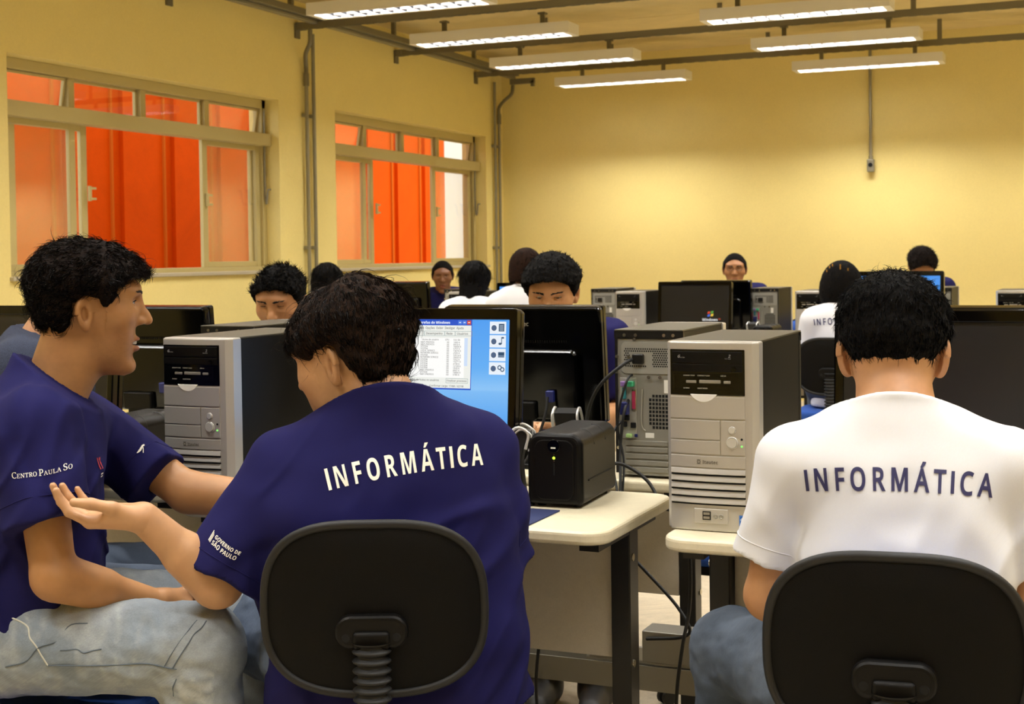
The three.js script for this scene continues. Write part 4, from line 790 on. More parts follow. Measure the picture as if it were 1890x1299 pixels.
// ---- hand: returns a list of capsules. d points along the fingers, n out of the palm, side = +1 when the thumb lies along d x n
function handParts(w, d, n, side, o = {}) {
  const D = V(...d).normalize(), N = V(...n); N.addScaledVector(D, -N.dot(D)).normalize(); const T = D.clone().cross(N).multiplyScalar(side), W = V(...w), s = o.size ?? 1, P = (a, b, c) => W.clone().addScaledVector(D, a * s).addScaledVector(T, b * s).addScaledVector(N, c * s);
  const out = [], arr = (v) => [v.x, v.y, v.z], add = (a, b, ra, rb) => out.push(cone(arr(a), arr(b), ra * s, rb * s));
  const palm = [], knuckle = [[0.092, 0.028], [0.096, 0.009], [0.091, -0.010], [0.082, -0.027]], len = [[0.042, 0.025, 0.022], [0.046, 0.029, 0.023], [0.042, 0.026, 0.022], [0.033, 0.020, 0.020]];
  knuckle.forEach(([a, b]) => palm.push(cone(arr(P(0.008, b * 0.55, 0)), arr(P(a, b, -0.002)), 0.0165 * s, 0.0125 * s)));
  palm.push(cone(arr(P(0.02, 0.018, 0.006)), arr(P(0.055, 0.03, 0.010)), 0.017 * s, 0.012 * s), cone(arr(P(0.02, -0.015, 0.006)), arr(P(0.06, -0.022, 0.006)), 0.014 * s, 0.011 * s));
  const fingers = [];
  knuckle.forEach(([a, b], i) => {
    let q = P(a, b, -0.002), ang = 0; const c = (o.curl ?? [0.4, 0.45, 0.5, 0.55])[i], sp = (o.spread ?? 0.06) * (1.5 - i), list = [];
    for (let k = 0; k < 3; k++) { ang += c * [1, 1.15, 0.75][k]; const dir = D.clone().multiplyScalar(Math.cos(ang)).addScaledVector(N, Math.sin(ang)).addScaledVector(T, sp * 0.6).normalize(), e = q.clone().addScaledVector(dir, len[i][k] * s), r = [0.0098, 0.0088, 0.0078, 0.0068]; list.push(cone(arr(q), arr(e), r[k] * s * (i === 3 ? 0.88 : 1), r[k + 1] * s * (i === 3 ? 0.88 : 1))); q = e; }
    fingers.push(union(list, 0.004));
  });
  const th = o.thumb ?? [[0.02, 0.022, 0.006], [0.05, 0.045, 0.016], [0.08, 0.055, 0.022], [0.105, 0.057, 0.024]], tp = th.map((t) => P(...t)), tl = [];
  for (let k = 0; k < 3; k++) tl.push(cone(arr(tp[k]), arr(tp[k + 1]), [0.0145, 0.0115, 0.0102][k] * s, [0.0115, 0.0102, 0.0085][k] * s));
  const body = union(palm, 0.012), thumb = union(tl, 0.006);
  const f = (x, y, z) => { let dd = smin(body(x, y, z), thumb(x, y, z), 0.010); let m = 1e9; for (const g of fingers) m = Math.min(m, g(x, y, z)); return smin(dd, m, 0.005); };
  return { f, center: arr(P(0.09, 0.01, 0.02)), r: 0.15 * s, nail: [arr(tp[3]), arr(tp[2])] };
}
// ---- cloth print: a patch laid on the cloth along one direction
function clothPrint(parent, name, f, mat, c, right, up, w, h, nx = 40, ny = 12, lift = 0.0018) {
  const R = V(...right).normalize(), U = V(...up); U.addScaledVector(R, -U.dot(R)).normalize(); const N = R.clone().cross(U), pos = [], uv = [], idx = [];
  for (let j = 0; j <= ny; j++) for (let i = 0; i <= nx; i++) {
    const a = i / nx, b = j / ny, p = V(...c).addScaledVector(R, (a - 0.5) * w).addScaledVector(U, (b - 0.5) * h).addScaledVector(N, 0.12); let t = 0;
    for (let k = 0; k < 60; k++) { const dd = f(p.x - N.x * t, p.y - N.y * t, p.z - N.z * t); if (dd < lift) break; t += Math.max(dd * 0.6, 0.0006); if (t > 0.3) break; }
    pos.push(p.x - N.x * t, p.y - N.y * t, p.z - N.z * t); uv.push(a, b);
  }
  for (let j = 0; j < ny; j++) for (let i = 0; i < nx; i++) { const a = j * (nx + 1) + i, b = a + 1, q = a + nx + 1, e = q + 1; idx.push(a, b, q, b, e, q); }
  const g = new THREE.BufferGeometry(); g.setAttribute('position', new THREE.Float32BufferAttribute(pos, 3)); g.setAttribute('uv', new THREE.Float32BufferAttribute(uv, 2)); g.setIndex(idx); g.computeVertexNormals();
  return part(parent, name, g, mat);
}
function surfaceLine(f, pts, r, n = 5) {       // a seam: a thin cord drawn over a surface
  const c = new THREE.CatmullRomCurve3(pts.map((p) => V(...p))), out = [];
  for (let i = 0; i <= n; i++) { const p = c.getPoint(i / n); for (let k = 0; k < 12; k++) { const e = 0.002, d = f(p.x, p.y, p.z), g = V(f(p.x + e, p.y, p.z) - d, f(p.x, p.y + e, p.z) - d, f(p.x, p.y, p.z + e) - d); g.normalize(); p.addScaledVector(g, -d * 0.8); } out.push(p); }
  return new THREE.TubeGeometry(new THREE.CatmullRomCurve3(out), n * 5, r, 5, false);
}
const lin = (h) => { const c = hex(h); return [c.r, c.g, c.b]; };
const mix3 = (a, b, t) => a.map((v, i) => v + (b[i] - v) * t);
const skinMat = new THREE.MeshPhysicalMaterial({ vertexColors: true, roughness: 0.5 });
const hairMat = new THREE.MeshPhysicalMaterial({ vertexColors: true, roughness: 0.5, specularIntensity: 0.6 }), capMat = new THREE.MeshPhysicalMaterial({ vertexColors: true, roughness: 0.9, specularIntensity: 0.25 });
const eyeMat = new THREE.MeshPhysicalMaterial({ vertexColors: true, roughness: 0.15, clearcoat: 1 });
const toothMat = std('#e8e0cf', 0.3), shoeMat = std('#15120f', 0.5);
const cloth = (map, r = 0.9) => new THREE.MeshPhysicalMaterial({ map, roughness: r, specularIntensity: 0.25 });
const weave = (c, amp) => dataTex(128, (u, v, x, y) => { const k = 1 + amp * (((x + y) % 4 < 2 ? 0.5 : -0.5) + (rnd() - 0.5)); return c.map((q) => q * k); }, true, 14);
const CLOTH = { navy: cloth(weave([0.105, 0.10, 0.285], 0.06)), white: cloth(weave([0.885, 0.89, 0.91], 0.02)), denim: new THREE.MeshStandardMaterial({ vertexColors: true, roughness: 0.9, map: dataTex(128, () => { const k = 0.95 + 0.1 * (rnd() - 0.5); return [k, k, k]; }, true, 9) }), jersey: cloth(weave([0.2, 0.22, 0.28], 0.5)), grey: cloth(weave([0.35, 0.35, 0.38], 0.1)) };

const ringOn = (f, c, axis, r, rad) => { const A = V(...axis).normalize(), a = V(0.3, 0.2, 0.9).cross(A).normalize(), b = A.clone().cross(a), pts = []; for (let k = 0; k <= 20; k++) { const t = k / 20 * 2 * Math.PI; pts.push([c[0] + r * (a.x * Math.cos(t) + b.x * Math.sin(t)), c[1] + r * (a.y * Math.cos(t) + b.y * Math.sin(t)), c[2] + r * (a.z * Math.cos(t) + b.z * Math.sin(t))]); } return surfaceLine(f, pts, rad, 24); };
function person(o) {
  const t = thing('person', o.label, 'person', o.group); t.position.set(o.at[0], 0, o.at[1]); t.rotation.y = o.yaw * DEG;
  const det = o.detail ?? 1, H = o.head, hq = quat(...H.rot.map((a) => a * DEG)), hs = H.scale ?? 1, HS = headShape(H), headAt = placed(HS.skin, H.pos, hq, hs);
  const toWorld = (p) => { const v = V(...p).multiplyScalar(hs).applyQuaternion(hq).add(V(...H.pos)); return [v.x, v.y, v.z]; };
  const skin = lin(o.skin), lip = lin(o.lip ?? '#8e4a3c'), dark = lin(o.stubble ?? '#5a3c28'), stub = o.stubbleAmt ?? 0;
  const nb = o.neckBase, neckTop = toWorld([0, 0.085, -0.028]), neckR = o.neckR ?? 0.054;
  const neck = cone(nb, neckTop, neckR * 1.06, neckR), chinNeck = cone(nb, toWorld([0, 0.05, 0.0]), neckR * 0.95, neckR * 0.85);
  const L = o.armL, R = o.armR, A = o.armScale ?? 1;
  const limb = (a) => [cone(a.sh, a.el, 0.047 * A, 0.038 * A), cone(a.el, a.wr, 0.039 * A, 0.026 * A), cone([lerp(a.el[0], a.wr[0], 0.05), lerp(a.el[1], a.wr[1], 0.05), lerp(a.el[2], a.wr[2], 0.05)], [lerp(a.el[0], a.wr[0], 0.45), lerp(a.el[1], a.wr[1], 0.45), lerp(a.el[2], a.wr[2], 0.45)], 0.041 * A, 0.037 * A)];
  const core = loft(o.torso.slice(0, -3).map(([y, cx, w, f, b]) => [y, cx, w * 0.88, (f + b) / 2 + (f - b) / 2 * 0.86, (f + b) / 2 - (f - b) / 2 * 0.86]));
  const hands = [L, R].map((a, i) => handParts(a.wr, a.hd ?? [a.wr[0] - a.el[0], a.wr[1] - a.el[1], a.wr[2] - a.el[2]], a.hn ?? [0, -1, 0], i ? (a.side ?? 1) : (a.side ?? -1), { size: o.handSize ?? 1, ...(a.hand ?? {}) }));
  const arms = union([...limb(L), ...limb(R)], 0.012);
  const bodyF = (x, y, z) => { let d = smin(core(x, y, z), neck(x, y, z) + 0.006, 0.02); d = smin(d, arms(x, y, z), 0.02); return d; };
  const tone = (x, y, z) => { const k = 1 + 0.10 * noise(x * 40, y * 40, z * 40) + 0.06 * noise(x * 130, y * 130, z * 130); return [skin[0] * k, skin[1] * k * (1 - 0.03 * noise(x * 25, y * 25, z * 25 + 9)), skin[2] * k]; };
  const [lo, hi] = boundsOf([L.sh, L.el, L.wr, R.sh, R.el, R.wr, nb, [0, o.torso[0][0], o.torso[0][4]], [0, 1, o.torso[0][3]]], 0.075);
  for (let k = 0; k < 1; k++) { lo[0] = Math.min(lo[0], -0.26); hi[0] = Math.max(hi[0], 0.26); lo[2] = Math.min(lo[2], -0.2); hi[2] = Math.max(hi[2], 0.2); }
  const pieces = [nets(bodyF, lo, hi, det > 1 ? 0.0065 : 0.012, tone)];
  const inv = new THREE.Matrix4().compose(V(...H.pos), hq, V(hs, hs, hs)).invert().elements;
  const local = (x, y, z) => [inv[0] * x + inv[4] * y + inv[8] * z + inv[12], inv[1] * x + inv[5] * y + inv[9] * z + inv[13], inv[2] * x + inv[6] * y + inv[10] * z + inv[14]];
  const headTone = (x, y, z) => {
    let c = tone(x, y, z); const [a, b, d] = local(x, y, z);
    const lu = Math.hypot(a / 0.0235, (b - 0.067 - HS.mouth * 0.5) / 0.006), ll = Math.hypot(a / 0.0205, (b - 0.0535 + HS.mouth * 0.7) / 0.0072); if (d > 0.07 && Math.min(lu, ll) < 1.15) c = mix3(c, lip, clamp((1.15 - Math.min(lu, ll)) * 4, 0, 0.8));
    if (HS.mouth > 0.003 && d > 0.06 && HS.slit(a, b, d) < 0.0008) c = lin('#3a1612');
    if (stub && b < 0.085 && d > 0.0 && !(d > 0.07 && Math.min(lu, ll) < 1.1)) c = mix3(c, dark, stub * sstep(0.09, 0.06, b) * sstep(-0.005, 0.03, d) * (0.6 + 0.8 * Math.max(0, noise(x * 300, y * 300, z * 300))));
    return c;
  };
  const headF = (x, y, z) => smin(smin(headAt(x, y, z), neck(x, y, z), 0.022), chinNeck(x, y, z), 0.02);
  { const pts = []; for (const a of [-0.1, 0.1]) for (const b of [-0.13, 0.24]) for (const c of [-0.105, 0.128]) pts.push(toWorld([a, b, c])); const [l, h] = boundsOf(pts, 0.004); l[1] = Math.max(l[1], nb[1] - 0.05); pieces.push(nets(headF, l, h, [0.009, 0.0052, 0.0026, 0.0022][det], headTone)); }
  hands.forEach((h, i) => { if ((i ? R : L).skip) return; const c = h.center, w = (i ? R : L).wr, a = i ? R : L, near = cone([lerp(a.el[0], w[0], 0.7), lerp(a.el[1], w[1], 0.7), lerp(a.el[2], w[2], 0.7)], w, 0.0275 * A, 0.0255 * A), f = (x, y, z) => smin(h.f(x, y, z), near(x, y, z), 0.012), [l, m] = boundsOf([c], h.r); pieces.push(nets(f, l, m, det > 1 ? 0.003 : 0.007, tone)); });
  const body = part(t, 'body', mergeGeometries(pieces), skinMat);
  // eyes, brows, teeth
  if (det >= 1) for (const s of [1, -1]) {
    const g = new THREE.SphereGeometry(0.0124 * hs, 20, 16).rotateX(Math.PI / 2), p = g.attributes.position, c = new Float32Array(p.count * 3);
    for (let i = 0; i < p.count; i++) { const a = Math.acos(clamp(p.getZ(i) / (0.0124 * hs), -1, 1)), k = a < 0.2 ? [0.004, 0.004, 0.004] : a < 0.5 ? [0.035, 0.016, 0.008] : [0.62, 0.56, 0.5]; c.set(k, i * 3); }
    g.setAttribute('color', new THREE.BufferAttribute(c, 3)); g.rotateX((H.gaze ?? 0) * DEG); moveGeo(g, toWorld([s * 0.031, 0.1445, 0.0725]), hq); part(body, 'eye', g, eyeMat);
    const ow = H.eyes ?? 0.0045, lash = []; for (let k = 0; k <= 10; k++) { const qx = lerp(-0.0125, 0.0125, k / 10), qy = ow * (1 - (qx / 0.0135) ** 2) - 0.0003, qz = Math.sqrt(Math.max(0.0147 ** 2 - qx * qx - qy * qy, 0)); lash.push(toWorld([s * 0.031 + qx, 0.1445 + qy, 0.0725 + qz])); }
    part(body, 'eyelashes', tube(lash, 0.0009 * hs, 20, 5), M.lash ??= std('#120b08', 0.8));
  }
  const hc = o.hair.color, hcol = (k) => hc.map((v) => v * (0.5 + k));
  for (const s of [1, -1]) if (!o.noBrows) {
    const list = [], n = det > 1 ? 90 : 30;
    for (let i = 0; i < n; i++) {
      const u = rnd(), x = lerp(0.012, 0.049, u), y = 0.1625 + 0.0035 * Math.sin(u * 2.4) + rr(-1, 1) * 0.0028 * (1 - u * 0.6), a = [s * x, y, 0.1]; let z = 0.11; for (let k = 0; k < 30 && HS.bare(a[0], a[1], z) > 0.0006; k++) z -= Math.max(HS.bare(a[0], a[1], z) * 0.7, 0.0004);
      const b = [s * (x + 0.007), y + rr(-0.001, 0.003), z - 0.0035 * (0.4 + u)]; const w0 = toWorld([a[0], a[1], z]), w1 = toWorld(b), d = V(w1[0] - w0[0], w1[1] - w0[1], w1[2] - w0[2]), g = new THREE.ConeGeometry((det > 1 ? 0.0009 : 0.0018) * hs, 0.008 * hs, 4).translate(0, 0.003, 0); g.applyQuaternion(new THREE.Quaternion().setFromUnitVectors(V(0, 1, 0), d.normalize())); g.translate(...w0); list.push(g);
    }
    const g = join(list); g.setAttribute('color', new THREE.Float32BufferAttribute(new Float32Array(g.attributes.position.count * 3).map((_, i) => hc[i % 3] * 0.8), 3)); part(body, 'eyebrow', g, hairMat);
  }
  if (o.teeth) { const s = new THREE.Shape(); s.absellipse(0, 0, 0.0235, 0.026, 0, Math.PI); s.absellipse(0, 0, 0.0205, 0.0235, Math.PI, 0, true); const g = slab(s, 0.0085, 0.0008, 1, 16).rotateX(Math.PI / 2).translate(0, 0.0675, 0.0670); part(body, 'teeth', moveGeo(g, H.pos, hq, hs), toothMat); }
  // hair
  const hr = o.hair; let hairGeo;
  if (hr.poly) {
    const mask = polySD(hr.poly), thick = hr.thick, amp = hr.amp ?? 0.004, fr = hr.freq ?? 55;
    const f = (x, y, z) => { const d = HS.bare(x, y, z); if ((d > 0.09 || d < -0.03) && !hr.extra) return Math.max(d - 0.04, 0.01); const th = typeof thick === 'function' ? thick(x, y, z) : thick, m0 = mask(z, y + (hr.arch ?? 0) * x * x), m = hr.nape && z < 0.005 ? Math.max(m0, (hr.nape[0] + hr.nape[2] * Math.max(0, Math.abs(x) - hr.nape[1]) - y) * 0.7) : m0; let e = smax(d - th, m, hr.soft ?? 0.014); e += amp * (noise(x * fr, y * fr, z * fr) + 0.6 * noise(x * fr * 2.2, y * fr * 2.2, z * fr * 2.2)); if (hr.extra) e = smin(e, hr.extra(x, y, z), 0.02); return Math.max(e, -(d + 0.012)); };
    hairGeo = nets(f, hr.lo ?? [-0.125, -0.03, -0.16], hr.hi ?? [0.125, 0.30, 0.15], [0.008, 0.006, 0.004, 0.004][det], (x, y, z) => hcol(0.1 + 0.3 * noise(x * 90, y * 40, z * 90)));
    const cap = moveGeo(hairGeo, H.pos, hq, hs), hm = part(t, 'hair', cap, capMat);
    if (hr.locks) for (const k of [].concat(hr.locks)) { const inLocal = (fn) => (x, y, z) => { const l = local(x, y, z), v = V(...fn(...l)).applyQuaternion(hq); return [v.x, v.y, v.z]; }; part(hm, 'locks', locks(cap, k.n, { ...k, flow: inLocal(k.flow), where: k.where ? (x, y, z) => k.where(...local(x, y, z)) : null, color: (q) => hcol(q * (k.shine ?? 1)) }), hairMat).userData.kind = 'stuff'; }
    if (hr.clips) hr.clips.forEach((c) => part(hm, 'hair_clip', rbox(0.006, 0.014, 0.005, 0.002, 0, 0, 0, 1), M.brass, toWorld(c)));
  }
  // shirt
  const S = o.shirt, puff = S.puff ?? 0.012, tor = loft(o.torso.map(([y, cx, w, f, b]) => [y, cx, w, f, b]), S.pw ?? 2.4);
  const slv = [L, R].map((a) => { const fr = S.sleeve ?? 0.72, c = a.cuff ?? [lerp(a.sh[0], a.el[0], fr), lerp(a.sh[1], a.el[1], fr), lerp(a.sh[2], a.el[2], fr)]; return sleeveShape(a.sh, c, a.shR ?? 0.062, a.cuffR ?? 0.058, 0.010, 0.45); });
  const trap = [L, R].map((a) => cone([nb[0] * 0.6 + a.sh[0] * 0.25, nb[1] - 0.03, nb[2] * 0.8], [a.sh[0] * 0.9 + nb[0] * 0.1, a.sh[1] + 0.005, a.sh[2]], S.trap ?? 0.045, 0.055));
  const collarC = S.collar ?? [nb[0], nb[1] + 0.012, nb[2]], cn = V(...(S.collarN ?? [0, 1, 0.35])).normalize(), cr = S.collarR ?? 0.066;
  const neckHole = (x, y, z) => { const px = x - collarC[0], py = y - collarC[1], pz = z - collarC[2], s = px * cn.x + py * cn.y + pz * cn.z, q = Math.sqrt(Math.max(px * px + py * py + pz * pz - s * s, 0)); return { s, q }; };
  const fold = S.fold ?? (() => 0);
  const shirtF = (x, y, z) => {
    let d = tor(x, y, z); d = smin(d, Math.min(trap[0](x, y, z), trap[1](x, y, z)), 0.05);
    const kk = S.crease ?? 0.024; d = smin(d, slv[0](x, y, z), kk); d = smin(d, slv[1](x, y, z), kk); d -= puff;
    d += fold(x, y, z);
    const { s, q } = neckHole(x, y, z); d = smax(d, Math.min(0.05, s), 0.006); d = smax(d, -Math.max(q - cr + 0.006, -0.003 - s), 0.004);
    if (Math.abs(s) < 0.04 && q < 0.12) d = smin(d, Math.hypot(q - cr, s + 0.002) - 0.0055, 0.006);
    return Math.max(d, (S.hem ?? 0.47) - y);
  };
  const [sl, sh] = boundsOf([L.sh, R.sh, ...[L, R].map((a) => [lerp(a.sh[0], a.el[0], 0.85), lerp(a.sh[1], a.el[1], 0.85), lerp(a.sh[2], a.el[2], 0.85)]), nb], 0.1); for (const q of o.torso) { sl[0] = Math.min(sl[0], q[1] - q[2] - 0.04); sh[0] = Math.max(sh[0], q[1] + q[2] + 0.04); sl[1] = Math.min(sl[1], q[0] - 0.04); sl[2] = Math.min(sl[2], q[4] - 0.04); sh[2] = Math.max(sh[2], q[3] + 0.04); }
  const shirt = part(t, 'shirt', nets(shirtF, sl, sh, det > 1 ? 0.006 : 0.013), S.mat);
  if (o.prints) o.prints(shirt, shirtF);
  if (det > 1) for (const a of [L, R]) { const k = a.cuff ?? [0, 0, 0], dx = [0, 1, 2].map((j) => a.sh[j] - k[j]), n = Math.hypot(...dx); part(shirt, 'sleeve_hem', ringOn(shirtF, k.map((v, j) => v + dx[j] / n * 0.02), dx, (a.cuffR ?? 0.058) + puff, 0.0011), S.mat); }
  // trousers and shoes
  if (o.legs) {
    const g = o.legs, k = g.r ?? 1, hipc = ell([0, g.hip[1] + 0.01, g.hip[2]], [0.185 * (g.wide ?? 1), 0.105, 0.15]), th = [];
    for (const s of ['L', 'R']) { const hp = [(s === 'L' ? 1 : -1) * 0.095, g.hip[1], g.hip[2] + 0.02], kn = g['knee' + s], an = g['ankle' + s]; th.push(cone(hp, kn, 0.092 * k, 0.074 * k), cone(kn, an, 0.070 * k, 0.058 * k)); }
    const legF0 = union([hipc, ...th], 0.03), legF = (x, y, z) => legF0(x, y, z) + 0.006 * k * (noise(x * 16, y * 22, z * 16) + 0.5 * noise(x * 40, y * 55, z * 40));
    const [a, b] = boundsOf([g.hip, g.kneeL, g.kneeR, g.ankleL, g.ankleR], 0.13); a[0] = Math.min(a[0], -0.24); b[0] = Math.max(b[0], 0.24); a[1] = 0.1; a[2] = Math.min(a[2], g.hip[2] - 0.19);
    const lf = (x, y, z) => Math.max(legF(x, y, z), 0.105 - y), c0 = lin(g.color), c1 = lin(g.fade ?? g.color), fd = g.fadeFn ?? ((x, y, z) => clamp(0.5 + noise(x * 9, y * 9, z * 9), 0, 1));
    const pants = part(t, 'jeans', nets(lf, a, b, det > 1 ? 0.0085 : 0.014, (x, y, z) => mix3(c0, c1, fd(x, y, z)).map((v) => v * (1 + 0.12 * noise(x * 70, y * 200, z * 70)))), CLOTH.denim);
    if (g.seams) for (const [pts, r, mat] of g.seams) part(pants, 'seam', surfaceLine(lf, pts, r), mat);
    for (const s of ['L', 'R']) { const an = g['ankle' + s], f = union([cone([an[0], 0.05, an[2] - 0.02], [an[0], 0.04, an[2] + 0.15], 0.045, 0.036), cone([an[0], 0.05, an[2]], [an[0], 0.14, an[2]], 0.05, 0.052)], 0.03), ff = (x, y, z) => Math.max(f(x, y, z), 0.003 - y); part(t, 'shoe', nets(ff, [an[0] - 0.08, -0.02, an[2] - 0.1], [an[0] + 0.08, 0.2, an[2] + 0.24], 0.01), shoeMat); }
  }
  if (o.after) o.after(t, { shirtF, local, toWorld, hq, body });
  return t;
}
M.brass = std('#c89a4a', 0.3, { metalness: 0.8 });
const BLACK = lin('#0d0a08'), BROWN = lin('#2a1a10'), DKBROWN = lin('#1a100a');
// ---- prints
function arcText(g, text, cx, cy, size, step, sag, sx, color, weight) {
  g.strokeStyle = color; g.lineWidth = 9; const bar = weight === 'bold' ? 0.17 : 0.15;
  g.fillStyle = color; g.textAlign = 'center'; g.textBaseline = 'alphabetic'; g.font = weight + ' ' + size + 'px sans-serif'; const n = text.length;
  const wd = [...text].map((ch) => (ch === 'I' ? bar * size : g.measureText(ch).width) * sx), gap = (step * n - wd.reduce((a, b) => a + b, 0)) / (n - 1); let at = cx - step * n / 2;
  for (let i = 0; i < n; i++) { const mid = at + wd[i] / 2, u = (mid - cx) / (step * n / 2); at += wd[i] + gap; g.save(); g.translate(mid, cy + sag * u * u); g.rotate(u * sag * 2 / (step * n / 2)); g.scale(sx, 1); if (text[i] === 'I') g.fillRect(-bar / 2 * size, -0.714 * size, bar * size, 0.714 * size); else { g.fillText(text[i], 0, 0); if (weight !== 'bold') g.strokeText(text[i], 0, 0); } g.restore(); }
}
const infoTex = (c, w) => canvasTex(1024, 256, (g) => arcText(g, 'INFORMÁTICA', 512, 186, 178, 90, 26, 0.68, c, w));
const infoWhite = printMat(infoTex('#f4f1e4', 'bold')), infoNavy = printMat(infoTex('#2b2a58', 'normal'));
const paulaTex = canvasTex(512, 96, (g) => { g.fillStyle = '#ece8dc'; let x = 8; for (const w of ['CENTRO', 'PAULA', 'SOUZA']) { for (let i = 0; i < w.length; i++) { g.font = (i ? 50 : 72) + 'px serif'; g.fillText(w[i], x, 74); x += g.measureText(w[i]).width + 1; } x += 12; } });
const govTex = canvasTex(512, 200, (g) => { g.fillStyle = '#ece8dc'; g.font = 'bold 66px sans-serif'; g.fillText('GOVERNO DE', 84, 82); g.font = 'bold 74px sans-serif'; g.fillText('SÃO PAULO', 84, 160); g.fillRect(20, 30, 12, 130); g.fillRect(38, 44, 10, 116); g.fillRect(54, 60, 8, 100); });
const wingTex = canvasTex(128, 128, (g) => { g.fillStyle = '#ece8dc'; for (let k = 0; k < 4; k++) { g.beginPath(); g.ellipse(40 + k * 14, 86 - k * 16, 34 - k * 4, 8, -0.5, 0, 7); g.fill(); } g.beginPath(); g.arc(98, 34, 9, 0, 7); g.fill(); g.fillRect(84, 52, 10, 50); });
const chestTex = canvasTex(64, 128, (g) => { g.fillStyle = '#a02830'; g.fillRect(14, 8, 10, 60); g.fillRect(30, 8, 22, 14); g.fillRect(36, 22, 10, 46); g.fillStyle = '#ece8dc'; g.fillRect(12, 88, 40, 8); g.fillRect(12, 102, 40, 8); });
const ridge = (n) => 1 - Math.abs(n) * 2, crease = (n) => Math.exp(-28 * n * n);
